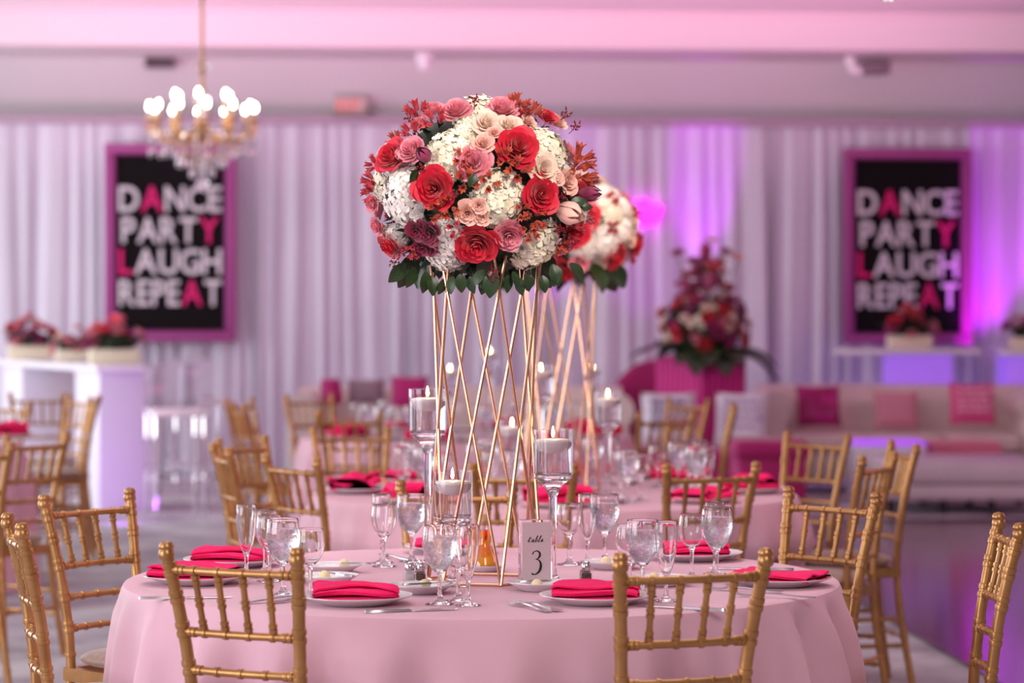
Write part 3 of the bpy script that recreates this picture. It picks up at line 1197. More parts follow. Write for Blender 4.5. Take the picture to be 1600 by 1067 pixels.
for x, y, lab, rot, L, Wd in ((968, 928, 'cream menu card tucked behind the napkin near the sign', 8, .10, .06),
                              (1158, 899, 'cream menu card tucked under the napkin at the cloth edge', 75, .085, .05)):
    p = on(x, y, Z0+.018)
    c = tag(obj('menu_card', MB().box(-L/2, L/2, -Wd/2, Wd/2, 0, .0012).mesh('menu_card', M_paper, False), None, p), lab, 'card', 'menu cards')
    c.rotation_euler = (radians(6), 0, radians(rot))
    pr = MB()
    for k in range(4):
        pr.box(-L*.3, L*.3-.012*(k % 2), -Wd*.3+k*Wd*.17, -Wd*.3+k*Wd*.17+.0022, .0012, .0015)
    obj('print', pr.mesh('print', mat('grey print', (0.35, 0.28, 0.25), .7), False), c)
BP = [(512, 911, 507, 908, 35, 'nearest the front chair post'),
      (519, 894, 538, 889, 88, 'farther from us beside the wine glass'),
      (660, 926, 664, 922, -60, 'beside the salt and pepper pair'),
      (843, 922, 839, 922, -70, 'in front of the acrylic sign'),
      (957, 888, 947, 885, 75, 'behind the lone pepper shaker'),
      (1032, 914, 1022, 911, 60, 'behind the front chair spindles')]
for i, (x, y, bx, by, rot, where) in enumerate(BP):
    p = on(x, y, Z0)
    tag(obj('bread_plate', BREAD, None, p), 'small white bread plate '+where, 'plate', 'bread plates on the number 3 table')
    b = on(bx, by, Z0+.005)
    tag(obj('butter_ball', BUTTER, None, b), 'round ball of butter on the bread plate '+where, 'butter', 'butter balls')
    k = tag(obj('butter_knife', KNIFE, None, p+Vector((.022, .004, .021))), 'butter knife laid on the bread plate '+where, 'knife', 'butter knives')
    k.rotation_euler.z = radians(rot)
    k.scale = (.75, .72, .8)
CT = [(FORK, 'fork', 828, 951, 28, 'polished fork left of the plate in front of the sign'),
      (FORK, 'fork', 842, 950, 30, 'second polished fork touching the plate in front of the sign'),
      (FORK, 'fork', 430, 940, -52, 'fork between the front chair spindles with upturned tines'),
      (FORK, 'fork', 470, 938, -40, 'fork beside the pointed napkin behind the front chair post'),
      (FORK, 'fork', 1165, 924, 62, 'fork before the cloth edge plate by the dance floor'),
      (FORK, 'fork', 1212, 934, 72, 'fork nearest us before the cloth edge plate by the dance floor'),
      (KNIFE, 'table_knife', 643, 955, -72, 'table knife right of the pointed pink napkin'),
      (KNIFE, 'table_knife', 1064, 951, 62, 'table knife seen between the spindles of the front chair by the sign'),
      (KNIFE, 'table_knife', 290, 935, -82, 'table knife behind the front chair post at the cloth edge'),
      (SPOON, 'spoon', 616, 874, 30, 'spoon lying behind the back wine glass'),
      (KNIFE, 'table_knife', 1175, 890, 80, 'table knife behind the napkin at the cloth edge')]
for me, nm, x, y, rot, lab in CT:
    o = tag(obj(nm, me, None, on(x, y, Z0)), lab, 'cutlery', 'cutlery on the number 3 table')
    o.rotation_euler.z = radians(rot)

# ------------------------------------------------------------------ shakers
SH_G = MB()


def shaker_body():
    m = MB()
    sq = lambda h, z: [(-h, -h, z), (h, -h, z), (h, h, z), (-h, h, z)]
    vs = sq(.0135, 0)+sq(.0145, .002)+sq(.0145, .024)+sq(.011, .029)
    fs = [(3, 2, 1, 0)]+[(j*4+i, j*4+(i+1) % 4, (j+1)*4+(i+1) % 4, (j+1)*4+i) for j in range(3) for i in range(4)]+[(12, 13, 14, 15)]
    return m.add(vs, fs).mesh('body', M_glass, False)


SHB = shaker_body()
SHC = MB().lathe([(.0105, .028), (.012, .030), (.012, .036), (.0115, .042), (.009, .048), (.004, .051), (0, .0515)], 16).mesh('cap', M_steel)


def shaker(x, y, fill, lab):
    p = on(x, y, Z0)
    r = thing('salt_shaker' if fill is M_salt else 'pepper_shaker', lab, 'shaker', p, .15, 'salt and pepper shakers')
    obj('body', SHB, r)
    obj('cap', SHC, r)
    obj('filling', MB().rbox(-.0118, .0118, -.0118, .0118, .0045, .022, .003, 2).mesh('filling', fill), r)


shaker(640, 909, M_salt, 'square glass salt shaker with steel cap, pair beside the wire stand')
shaker(657, 909, M_pepper, 'square glass pepper shaker touching the salt shaker')
shaker(916, 908, M_pepper, 'lone square pepper shaker beside the candle holder base')

# ------------------------------------------------------------------ oil bottle
p = on(757, 892, Z0)
sa = tag(obj('saucer', BREAD, None, p), 'small white saucer under the amber oil bottle', 'saucer')
sa.scale = (.74, .74, .8)
ob = thing('oil_bottle', 'flask-shaped glass bottle of amber oil with a cork stopper', 'bottle', p+Vector((0, 0, .0045)))
OBP = [(.0, 0), (.033, 0), (.0355, .004), (.0345, .012), (.028, .035), (.0195, .056), (.0155, .068), (.0145, .078), (.0145, .118), (.0165, .121), (.0165, .126), (.0135, .128)]
obj('flask', MB().lathe(OBP+[(max(0, r-.0016), z+.002 if z < .01 else z) for r, z in OBP[::-1] if z < .127], 28).mesh('flask', M_glass), ob)
oi = [(0, .002)]+[(r-.0013, z+(.002 if z < .001 else 0)) for r, z in OBP[1:9] if z < .11]+[(.0132, .104), (0, .104)]
obj('oil', MB().lathe(oi, 24).mesh('oil', M_oil), ob)
obj('cork', MB().lathe([(0, .116), (.0122, .116), (.0135, .130), (.0145, .142), (.013, .145), (0, .145)], 18).mesh('cork', M_cork), ob)

# ------------------------------------------------------------------ candle holders
HOLD_R = .0505


def holder(total, p, label, group, lit=True):
    r = thing('candle_holder', label, 'candle holder', p, 0, group)
    cyl = .123
    zb = total-cyl
    w_ = .0032
    st = zb-.052
    prof = [(0, 0), (.049, 0), (.050, .002), (.047, .005), (.018, .010), (.010, .022), (.0085, .04), (.0085, st*.6), (.0095, st), (.014, zb-.035), (.026, zb-.016), (.042, zb-.004),
            (HOLD_R-.001, zb+.002), (.042, zb+.0045), (0, zb+.0045)]
    obj('glass_stand', MB().lathe(prof, 40).mesh('glass_stand', M_glass), r)
    obj('glass_cup', MB().lathe([(.030, zb+.005), (HOLD_R-.003, zb+.005), (HOLD_R, zb+.009), (HOLD_R, total), (HOLD_R-w_*.5, total+.001), (HOLD_R-w_, total), (HOLD_R-w_, zb+.012), (.030, zb+.0075)], 40).mesh('glass_cup', M_cup), r)
    wl = total-.033
    obj('water', MB().lathe([(0, zb+.0078), (.0418, zb+.0082), (HOLD_R-w_-.0003, zb+.0125), (HOLD_R-w_-.0003, wl), (0, wl)], 36).mesh('water', M_water), r)
    c = obj('floating_candle', MB().lathe([(0, wl-.027), (.016, wl-.026), (.028, wl-.020), (.037, wl-.008), (.0425, wl+.004), (.0415, wl+.0075), (.030, wl+.0095), (.006, wl+.0085), (0, wl+.008)], 32).mesh('floating_candle', M_wax), r)
    obj('wick', MB().tube([(0, 0, wl+.007), (.0005, 0, wl+.014), (.001, 0, wl+.017)], .0010, 6).mesh('wick', M_wick), c)
    obj('flame', MB().lathe([(0, wl+.0125), (.003, wl+.016), (.0044, wl+.021), (.0036, wl+.028), (.0018, wl+.036), (0, wl+.042)], 10).mesh('flame', M_flame), c)
    return r


CG = 'floating candle holders'
h_tall = holder(.475, on(668, 886, Z0), 'tallest stemmed glass holder with a lit floating candle beside the wire stand', CG)
h_mid = holder(.385, on(864, 910, Z0), 'stemmed glass holder with a lit floating candle just behind the table sign', CG)
h_low = holder(.284, on(707, 914, Z0), 'lowest glass holder with a lit floating candle behind the front goblet', CG)
for x, y, h, lab in ((845, .24, h_tall, 'blurred tall candle holder on the second table inside its stand'), (950, -.12, h_mid, 'blurred candle holder on the second table before the magenta chair'),
                     (800, -.25, h_low, 'blurred low candle holder on the second table behind the wire stand')):
    d = T2.y+y
    dup(h, ((x-800)/F*d, d, Z0), 0, lab)
for x, y, h, lab in ((765, .25, h_tall, 'blurred tall candle glow on the farthest table'), (703, -.2, h_mid, 'blurred candle glow on the farthest table, nearer the cream sofa'),
                     (925, .1, h_mid, 'blurred candle glow on the farthest table behind the second stand')):
    d = T3.y+y
    dup(h, ((x-800)/F*d, d, Z0), 0, lab)

# ------------------------------------------------------------------ table number sign
p = on(836, 918, Z0)
sg = thing('table_number', 'clear acrylic table sign reading table 3 in black', 'sign', p, radians(17))
SW, SHT, ST = .0405, .168, .011
obj('acrylic_block', MB().rbox(-SW, SW, -ST, ST, 0, SHT, .002, 2).mesh('acrylic_block', M_acrylic), sg)
obj('card', MB().box(-SW+.004, SW-.003, -ST-.0012, -ST-.0004, .004, SHT-.006).mesh('card', M_card, False), sg)


def stroke(pts, wd, M, k=6):
    """pen stroke: points with widths, flattened onto the card"""
    P = smooth_path([Vector((x, y, w_)) for (x, y), w_ in zip(pts, wd)], k)
    vs, fs = [], []
    for i, q in enumerate(P):
        t = P[min(i+1, len(P)-1)]-P[max(i-1, 0)]
        t = Vector((t.x, t.y))
        if t.length < 1e-9:
            t = Vector((1, 0))
        t.normalize()
        nx, ny = -t.y*q.z/2, t.x*q.z/2
        for sgn in (1, -1):
            for dep in (0, 1):
                vs.append(M @ Vector((q.x+sgn*nx, -.0006*dep, q.y+sgn*ny)))
    for i in range(len(P)-1):
        a_, b_ = i*4, i*4+4
        fs += [(a_, b_, b_+1, a_+1), (a_+1, b_+1, b_+3, a_+3), (a_+3, b_+3, b_+2, a_+2), (a_+2, b_+2, b_, a_)]
    return vs, fs


yy = -ST-.0012
K = Matrix.Translation((-.0005, yy, 0))
# the 3, old style with thick belly
three = MB().add(*stroke([(-.010, .0835), (-.006, .0895), (.002, .0915), (.0085, .0865), (.0085, .0785), (.003, .0725), (-.002, .0705)],
                          [.0034, .0020, .0026, .0046, .0052, .0026, .0014], K))
three.add(*stroke([(-.003, .0708), (.004, .0700), (.0100, .0640), (.0115, .0540), (.0085, .0430), (.0015, .0360), (-.006, .0338), (-.0105, .0350), (-.0095, .0370)],
                  [.0014, .0024, .0046, .0062, .0060, .0038, .0026, .0040, .0044], K))
n3 = obj('number', three.mesh('number', M_ink, False), sg)
wordm = MB()
s1 = .00105


def w_stroke(pts, o, w=.9):
    wordm.add(*stroke([(o+x*1.0+(y)*.34-.0015, .1135+y) for x, y in pts], [s1*w*1.25]*len(pts), Matrix.Translation((-.0215, yy, 0)), 5))


mm = .001
ltr = {
    't': [(-1, 2), (1.2, 6), (2.6, 13), (2.2, 8), (1.6, 2), (2.6, .3), (4.5, 2)],
    'tbar': [(-.6, 9), (2, 9.3), (5.4, 10)],
    'a': [(6.2, 5.6), (4.6, 6.4), (2.8, 4.5), (2.3, 1.6), (3.6, .4), (5.3, 2.4), (6.3, 5.6), (5.9, 2), (6.6, .4), (8.3, 2)],
    'b': [(0, 2), (2.2, 8), (3.2, 14.5), (2.4, 15), (1.5, 9), (1.0, 2), (2.2, .2), (4.3, 1.8), (4.4, 4.8), (3.2, 5.6), (4.6, 4.8), (6, 5.2)],
    'l': [(0, 2), (2.2, 8), (3.2, 14.8), (2.4, 15.2), (1.5, 9), (1.0, 2), (1.9, .3), (3.6, 2)],
    'e': [(0, 2), (2.4, 3.2), (3.6, 5), (2.8, 6.2), (1.2, 4.6), (1.0, 1.6), (2.4, .3), (4.8, 2)]}
for nm, o in (('t', 0), ('tbar', 0), ('a', 5.2), ('b', 14.0), ('l', 21.0), ('e', 26.5)):
    w_stroke([(x*mm*1.25, y*mm) for x, y in ltr[nm]], o*mm*1.25, 1.15 if nm != 'tbar' else .7)
obj('word', wordm.mesh('word', M_ink, False), sg)

# ------------------------------------------------------------------ flower stand


def flower_stand(loc, label, ztop, Rb=.148, Rt=.134, th0=radians(-74), rod_r=.0039):
    r = thing('flower_stand', label, 'stand', loc, 0, 'wire flower stands')
    B = [Vector((Rb*cos(th0+k*pi/3), Rb*sin(th0+k*pi/3), .0055)) for k in range(6)]
    Tp = [Vector((Rt*cos(th0+k*pi/3), Rt*sin(th0+k*pi/3), ztop)) for k in range(6)]
    for k in range(6):
        obj('base_bar', MB().tube([B[k], B[(k+1) % 6]], rod_r, 8).mesh('base_bar', M_rose_gold), r)
        for s in (1, -1):
            e = Vector((B[k].x, B[k].y, 0)).normalized()*(.005*s)
            obj('rod', MB().tube([B[k]+e*.2, B[k].lerp(Tp[(k+s) % 6], 1+.085/ztop)+e*.2], rod_r, 8).mesh('rod', M_rose_gold), r)
    obj('dish', MB().lathe([(0, ztop+.066), (Rt*.62, ztop+.066), (Rt*.65, ztop+.084), (Rt*.6, ztop+.084), (0, ztop+.078)], 24).mesh('dish', M_rose_gold), r)
    return r


d0 = 6.83
st_loc = Vector(((758-800)/F*d0, d0, Z0))
flower_stand(st_loc, 'rose gold wire flower stand of crossing rods on the number 3 table', .735)
st2 = Vector((.185, T2.y+.05, Z0))
flower_stand(st2, 'blurred rose gold wire flower stand on the second table', .80, th0=radians(-52))

# ------------------------------------------------------------------ flowers


def rose_mesh(seed, n=26, openk=1.0):
    r = random.Random(seed)
    m = MB()
    for i in range(n):
        t = i/(n-1)
        th = i*2.399+r.uniform(-.2, .2)
        R = (.06+.94*t**.85)*(1+r.uniform(-.05, .05))
        H = .98-.46*t**1.3+r.uniform(-.03, .03)
        half = 1.5-.72*t
        curl = (.34*t**1.5)*openk
        tip = .05+.10*t

        def f(u, v, th=th, R=R, H=H, half=half, curl=curl, t=t, tip=tip):
            uu = u*2-1
            wv = half*(.30+.70*sin(min(1, v*1.25)*pi/2))*(1-.38*max(0, v-.62)/.38)
            a = th+uu*wv
            vv = v*(1-.16*uu*uu*v)
            rad = R*(.22+.78*(vv**.75))*(1-.05*uu*uu*(1-t))
            rad += curl*max(0, vv-.45)**1.5*(1.5+1.1*uu*uu)
            rad += tip*.5*max(0, vv-.8)*(1-abs(uu))
            z = H*(vv**(.95+.5*t))
            z -= curl*.95*max(0, vv-.62)**1.4*(1+1.2*uu*uu)
            rad += .018*sin(9*uu+th*3)*vv*t
            return Vector((rad*cos(a), rad*sin(a), z))
        m.grid(f, 9, 8)
    m.lathe([(0, -.12), (.12, -.1), (.22, .0), (.30, .12), (.2, .25)], 8)
    # normalise to unit radius
    rad = sorted(sqrt(x*x+y*y) for x, y, z in m.v)[int(len(m.v)*.985)]
    m.v = [(x/rad, y/rad, z/rad) for x, y, z in m.v]
    return m.mesh('rose', M_red)


ROSES = [rose_mesh(s) for s in (1, 5, 9)]
SPRAY = [rose_mesh(s, 18, 1.25) for s in (21, 24)]


def hydrangea_mesh(seed, n=95):
    r = random.Random(seed)
    m = MB()
    for i in range(n):
        # upper part of a dome
        z = 1-(i+.5)/n*1.25
        a = i*2.399963
        rr = sqrt(max(0, 1-z*z))
        nrm = Vector((rr*cos(a), rr*sin(a), z))+Vector((r.uniform(-1, 1), r.uniform(-1, 1), r.uniform(-1, 1)))*.22
        nrm.normalize()
        P = Vector((rr*cos(a), rr*sin(a), z*.86))*(.84+r.uniform(-.06, .08))
        M = orient(P, nrm, r.uniform(0, 6.28), .215*r.uniform(.85, 1.15))
        for k in range(4):
            ak = k*pi/2
            c, s = cos(ak), sin(ak)
            pts = [(0, 0, 0), (.34, -.34, .13), (.5, 0, .05), (.34, .34, .13), (.74, -.46, .14), (.74, .46, .14), (1.0, -.24, .10), (1.06, 0, .20), (1.0, .24, .10)]
            tw = r.uniform(-.25, .25)
            vs = [M @ Vector((x*c-y*s, x*s+y*c, zz*(1+r.uniform(-.25, .35))+tw*y*x)) for x, y, zz in pts]
            m.add(vs, [(0, 1, 2), (0, 2, 3), (1, 4, 2), (2, 5, 3), (4, 6, 7, 2), (2, 7, 8, 5)])
    m.ball((0, 0, 0), .72, 10, 6, (1, 1, .86))
    return m.mesh('hydrangea', M_hyd)


HYD = [hydrangea_mesh(2), hydrangea_mesh(6)]


def alstro_mesh(seed):
    r = random.Random(seed)
    m = MB()
    for c in range(4):
        a0 = c*2*pi/4+r.uniform(-.3, .3)
        base = Vector((.30*cos(a0), .30*sin(a0), .15))
        ax = Vector((.75*cos(a0), .75*sin(a0), 1+r.uniform(-.2, .3)))
        M = orient(base, ax, r.uniform(0, 6), .62)
        for k in range(6):
            th = k*pi/3
            op = .75 if k % 2 else .95

            def f(u, v, th=th, op=op):
                uu = u*2-1
                wv = .27*sin(pi*(.12+.86*v)**.9)
                rad = .08+op*.50*v**2.0
                z = v*1.25-.12*v**3+.10*uu*uu*v
                x, y = rad, uu*wv
                return M @ Vector((x*cos(th)-y*sin(th), x*sin(th)+y*cos(th), z))
            m.grid(f, 5, 6)
    return m.mesh('alstroemeria', M_alst)


ALS = [alstro_mesh(3), alstro_mesh(4)]


def bud_mesh():
    m = MB()
    for k in range(6):
        th = k*pi/3
        R = .52 if k % 2 else .46

        def f(u, v, th=th, R=R):
            uu = u*2-1
            a = th+uu*.68*sin(pi*(.2+.72*v))
            rad = R*sin(pi*(.10+.80*v))**.8
            return Vector((rad*cos(a), rad*sin(a), v*1.5))
        m.grid(f, 7, 7)
    return m.mesh('tulip', M_tulip)


BUD = bud_mesh()


def sprig_mesh(seed):
    r = random.Random(seed)
    m = MB()
    m.tube([(0, 0, 0), (.03, 0, .5), (0, .05, 1.0)], [.035, .03, .02], 5)
    for i in range(9):
        z = .35+.075*i
        a = i*2.4
        e = Vector((.26*cos(a), .26*sin(a), z+.24))
        m.tube([(0, 0, z), e], [.02, .014], 4)
        m.ball(e, .075+.02*r.random(), 6, 4)
        e2 = e+Vector((.1*cos(a+1), .1*sin(a+1), .1))
        m.ball(e2, .06, 6, 4)
    return m.mesh('berry_sprig', M_berry)


SPRIG = [sprig_mesh(1), sprig_mesh(2)]


def leaf_mesh(w=.36, bend=.25):
    m = MB()

    def f(u, v):
        uu = u*2-1
        wd = w*sin(pi*min(1, v*.94+.04))**.85*(1-.25*v)
        return Vector((uu*wd, v, bend*v*(1-v)*1.2-.30*bend*v*v+.16*abs(uu)*wd))
    m.grid(f, 7, 9)
    for v, f_ in zip(m.v[:], range(0)):
        pass
    n0 = len(m.v)
    # a thin underside gives the leaf thickness
    m.v += [(x, y, z-.012) for x, y, z in m.v]
    m.f += [tuple(i+n0 for i in q[::-1]) for q in m.f[:]]
    m.tube([(0, 0, -.005), (0, .5, bend*.25*1.0), (0, .95, bend*-.2)], [.018, .012, .005], 5)
    return m.mesh('leaf', M_green)


LEAF = leaf_mesh()
FLOWER = {
    'red': ('rose', ROSES, M_red, 1.0), 'pink': ('rose', ROSES, M_pink, 1.0), 'ivory': ('spray_rose', SPRAY, M_ivory, 1.0), 'blush': ('spray_rose', SPRAY, M_blush, 1.0),
    'burg': ('spray_rose', SPRAY, M_burg, 1.0), 'hyd': ('hydrangea', HYD, M_hyd, 1.0), 'hydw': ('hydrangea', HYD, M_hydw, 1.0),
    'als': ('alstroemeria', ALS, M_alst, 1.25), 'alsp': ('alstroemeria', ALS, M_alstp, 1.25), 'tulip': ('tulip', [BUD], M_tulip, 1.5), 'bud': ('rosebud', [BUD], M_blush, 1.5),
    'berry': ('berry_sprig', SPRIG, M_berry, 1.4), 'wine': ('rose', ROSES, M_wine, 1.0)}
LABEL = {'red': 'red rose', 'pink': 'pink rose', 'ivory': 'ivory spray rose', 'blush': 'peach spray rose', 'burg': 'burgundy spray rose', 'hyd': 'cream hydrangea head', 'hydw': 'white hydrangea head',
         'als': 'rust alstroemeria cluster', 'alsp': 'crimson alstroemeria cluster', 'tulip': 'plum tulip bud', 'bud': 'pale pink rosebud', 'berry': 'dark berry sprig', 'wine': 'wine red rose'}
SINK = {'hyd': .86, 'hydw': .86, 'red': .50, 'pink': .62, 'wine': .62, 'ivory': .55, 'blush': .55, 'burg': .5, 'als': .35, 'alsp': .35, 'tulip': .6, 'bud': .6, 'berry': .3}
frnd = random.Random(77)


def put_flower(root, kind, P, nrm, rad):
    """P: where the face of the bloom sits, in root space"""
    nm, ms, mt, k = FLOWER[kind]
    me = ms[frnd.randrange(len(ms))]
    nrm = Vector(nrm).normalized()
    j = Vector((frnd.uniform(-1, 1), frnd.uniform(-1, 1), frnd.uniform(-1, 1)))*.10
    n2 = (nrm+j).normalized()
    o = obj(nm, me, root, M=orient(Vector(P)-nrm*rad*SINK[kind], n2, frnd.uniform(0, 6.28), rad*k), mt=mt, label=LABEL[kind])
    return o


def put_leaf(root, P, direction, size, up=(0, 0, 1), nm='leaf'):
    y = Vector(direction).normalized()
    x = y.cross(Vector(up))
    if x.length < 1e-4:
        x = y.orthogonal()
    x.normalize()
    z = x.cross(y)
    M = Matrix(((x.x, y.x, z.x, P[0]), (x.y, y.y, z.y, P[1]), (x.z, y.z, z.z, P[2]), (0, 0, 0, 1))) @ Matrix.Scale(size, 4)
    return obj(nm, LEAF, root, M=M)


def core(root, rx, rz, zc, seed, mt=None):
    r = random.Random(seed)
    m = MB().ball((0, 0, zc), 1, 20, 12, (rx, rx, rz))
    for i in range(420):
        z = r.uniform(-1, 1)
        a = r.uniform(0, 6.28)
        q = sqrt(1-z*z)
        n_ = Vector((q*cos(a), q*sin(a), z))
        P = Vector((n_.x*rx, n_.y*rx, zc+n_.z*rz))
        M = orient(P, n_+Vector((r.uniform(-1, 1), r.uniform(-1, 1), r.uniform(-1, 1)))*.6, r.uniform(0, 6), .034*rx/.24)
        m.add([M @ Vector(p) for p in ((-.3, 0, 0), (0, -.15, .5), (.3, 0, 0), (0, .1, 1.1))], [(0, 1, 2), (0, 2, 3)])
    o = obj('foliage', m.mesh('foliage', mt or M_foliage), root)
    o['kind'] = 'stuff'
    return o


# ---- main bouquet
BC = at(748, 303, 6.84)
RX, RZ = 190/620, 156/620
bq_loc = Vector((st_loc.x, st_loc.y, Z0+.757))
bq = thing('flower_arrangement', 'large dome of red, pink and cream flowers on the near gold stand', 'flowers', bq_loc)
cz = BC.z-bq_loc.z
cx = BC.x-bq_loc.x
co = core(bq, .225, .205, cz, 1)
co.location.x = cx
BQ = [('hyd', 702, 243, 44), ('hyd', 868, 232, 40), ('hyd', 784, 326, 44), ('hydw', 615, 322, 46), ('hyd', 850, 411, 46), ('hydw', 697, 397, 40), ('hydw', 690, 424, 34), ('hyd', 752, 165, 42),
      ('hydw', 592, 248, 30), ('hydw', 584, 402, 22), ('hyd', 730, 203, 20), ('hydw', 924, 350, 20),
      ('red', 815, 242, 34), ('red', 675, 309, 33), ('red', 747, 397, 34), ('red', 606, 255, 28), ('red', 852, 320, 30), ('red', 602, 395, 25), ('red', 905, 375, 24), ('red', 862, 191, 16),
      ('pink', 637, 246, 21), ('pink', 741, 268, 25), ('pink', 711, 178, 21), ('pink', 790, 175, 23), ('pink', 800, 385, 22), ('bud', 889, 342, 20), ('pink', 673, 178, 16), ('pink', 917, 409, 16),
      ('pink', 650, 202, 13), ('pink', 573, 330, 13), ('pink', 566, 370, 14),
      ('ivory', 762, 201, 20), ('ivory', 799, 205, 18), ('blush', 758, 237, 17), ('blush', 776, 219, 11), ('ivory', 857, 275, 22), ('blush', 895, 294, 19), ('blush', 879, 197, 15),
      ('blush', 731, 350, 18), ('blush', 750, 337, 12), ('blush', 755, 355, 13), ('blush', 877, 290, 12),
      ('burg', 649, 374, 17), ('burg', 669, 379, 18), ('burg', 661, 399, 18),
      ('tulip', 665, 260, 13), ('tulip', 921, 313, 14),
      ('alsp', 645, 180, 17), ('alsp', 680, 200, 17), ('als', 813, 172, 15), ('als', 833, 186, 16), ('als', 921, 258, 19), ('als', 923, 285, 17), ('als', 812, 281, 17), ('als', 792, 262, 14), ('als', 688, 344, 16), ('als', 701, 336, 15),
      ('als', 838, 357, 17), ('alsp', 576, 296, 15), ('als', 832, 374, 14), ('alsp', 561, 312, 13), ('alsp', 640, 217, 14), ('als', 731, 298, 16), ('alsp', 930, 385, 15), ('als', 905, 278, 13), ('als', 722, 262, 12), ('alsp', 571, 265, 12),
      ('als', 768, 300, 13), ('alsp', 712, 372, 12), ('als', 820, 345, 12), ('alsp', 642, 402, 12), ('als', 897, 405, 12), ('blush', 830, 200, 12),
      ('berry', 742, 180, 14), ('berry', 826, 196, 14), ('berry', 662, 280, 12), ('berry', 712, 316, 12), ('berry', 632, 398, 13), ('berry', 770, 428, 14), ('berry', 872, 366, 13), ('berry', 903, 212, 12),
      ('berry', 640, 205, 12), ('berry', 893, 188, 13), ('berry', 600, 430, 12), ('berry', 880, 320, 10)]
for kind, px, py, rp in BQ:
    a_, b_ = (px-748)/190, (303-py)/156
    q = sqrt(a_*a_+b_*b_)
    lim = .92 if kind in ('als', 'alsp') else .965
    if q > lim:
        a_, b_ = a_*lim/q, b_*lim/q
        q = lim
    c_ = sqrt(1-q*q)
    dd = 6.84-c_*RX*.9
    k = dd/6.84
    nrm = Vector((a_/RX, -c_/RX, b_/RZ)).normalized()
    out = .90
    P = Vector((cx+a_*RX*k*.97, -c_*RX*out, cz+.012+b_*RZ*k*1.0))+Vector((0, st_loc.y*0+.01, 0))
    n2 = (nrm+Vector((0, -.28, .06))).normalized()
    put_flower(bq, kind, P, n2, rp/F*dd*(1.06 if kind == 'red' else 1.2))
# the side away from the photograph
kinds = ['hyd', 'red', 'pink', 'ivory', 'als', 'hydw', 'blush', 'red', 'burg', 'berry', 'alsp', 'pink']
size = {'hyd': .062, 'hydw': .06, 'red': .048, 'pink': .035, 'ivory': .03, 'blush': .026, 'burg': .027, 'als': .025, 'alsp': .025, 'berry': .022, 'tulip': .02, 'bud': .03, 'wine': .045}
i = 0
N = 110
for k in range(N):
    z = -.55+1.5*(k+.5)/N
    z = max(-1, min(.97, z))
    a = k*2.399963
    q = sqrt(1-z*z)
    nx, ny = q*cos(a), q*sin(a)
    if ny < .12:
        continue
    kd = kinds[i % len(kinds)]
    i += 1
    put_flower(bq, kd, (cx+nx*RX*.9, ny*RX*.9, cz+z*RZ*.9), (nx, ny, z), size[kd])
# leaves hanging below the dome
for px, py, dx, dz, s in ((625, 418, -.5, -.62, .085), (640, 424, -.25, -.8, .075), (660, 432, -.1, -1, .075), (668, 438, .15, -1, .07), (706, 440, -.15, -1, .06), (718, 436, .1, -1, .065),
                          (748, 436, .5, -.5, .08), (772, 432, -.1, -1, .09), (796, 438, .05, -1, .06), (806, 432, .25, -1, .05), (828, 436, .2, -1, .06), (838, 438, -.35, -1, .055), (872, 420, .3, -.9, .075),
                          (902, 418, .55, -.7, .075), (735, 300, .3, .6, .05), (900, 325, .8, .2, .06), (915, 330, .8, .1, .05),
                          (648, 270, -.3, -.7, .05), (790, 440, -.5, -.9, .05), (758, 430, -.5, -.8, .06), (880, 428, -.2, -1, .06), (690, 444, -.3, -1, .055), (735, 440, .2, -1, .06), (762, 442, -.3, -1, .06), (818, 442, .1, -1, .06), (855, 438, .2, -1, .06)):
    a_, b_ = (px-748)/190, (303-py)/156
    q = min(.97, sqrt(a_*a_+b_*b_))
    c_ = sqrt(1-q*q)
    P = Vector((cx+a_*RX*.92, -c_*RX*.86-.012, cz+b_*RZ*.95))
    put_leaf(bq, P, (dx, -.15+.3*frnd.random(), dz), s*.74, (frnd.uniform(-.9, .9), -1, .35))
for k in range(18):
    a = pi*(k+.5)/18
    put_leaf(bq, (cx+.165*cos(a), .165*sin(a), cz-.15), (.4*cos(a), .4*sin(a), -1), .065+.015*(k % 3), (sin(3*k), cos(2*k), .3))


def random_bouquet(root, rx, rz, zc, n, kinds, seed, zmin=-.7, scale=1.0, jit=.03):
    r = random.Random(seed)
    core(root, rx*.78, rz*.78, zc, seed)
    for k in range(n):
        z = zmin+(.98-zmin)*(k+.5)/n
        a = k*2.399963+r.uniform(-.2, .2)
        q = sqrt(max(0, 1-z*z))
        nrm = (q*cos(a), q*sin(a), z)
        kd = kinds[r.randrange(len(kinds))]
        j = r.uniform(1-jit, 1+jit)
        put_flower(root, kd, (q*cos(a)*rx*.95*j, q*sin(a)*rx*.95*j, zc+z*rz*.95*j), nrm, size[kd]*scale)


b2 = thing('flower_arrangement', 'blurred dome of red and cream flowers on the second table stand', 'flowers', st2+Vector((0, 0, .822)))
random_bouquet(b2, .315, .235, .17, 120, ['hydw', 'hydw', 'hyd', 'hydw', 'red', 'red', 'pink', 'blush', 'burg', 'alsp', 'ivory'], 12, -.75, 1.15)
for k in range(20):
    a = 2*pi*k/20
    put_leaf(b2, (.2*cos(a), .2*sin(a), .04), (.6*cos(a), .6*sin(a), -1), .085+.02*(k % 3), (sin(3*k), cos(2*k), .3))

# ------------------------------------------------------------------ settings on the second and third tables


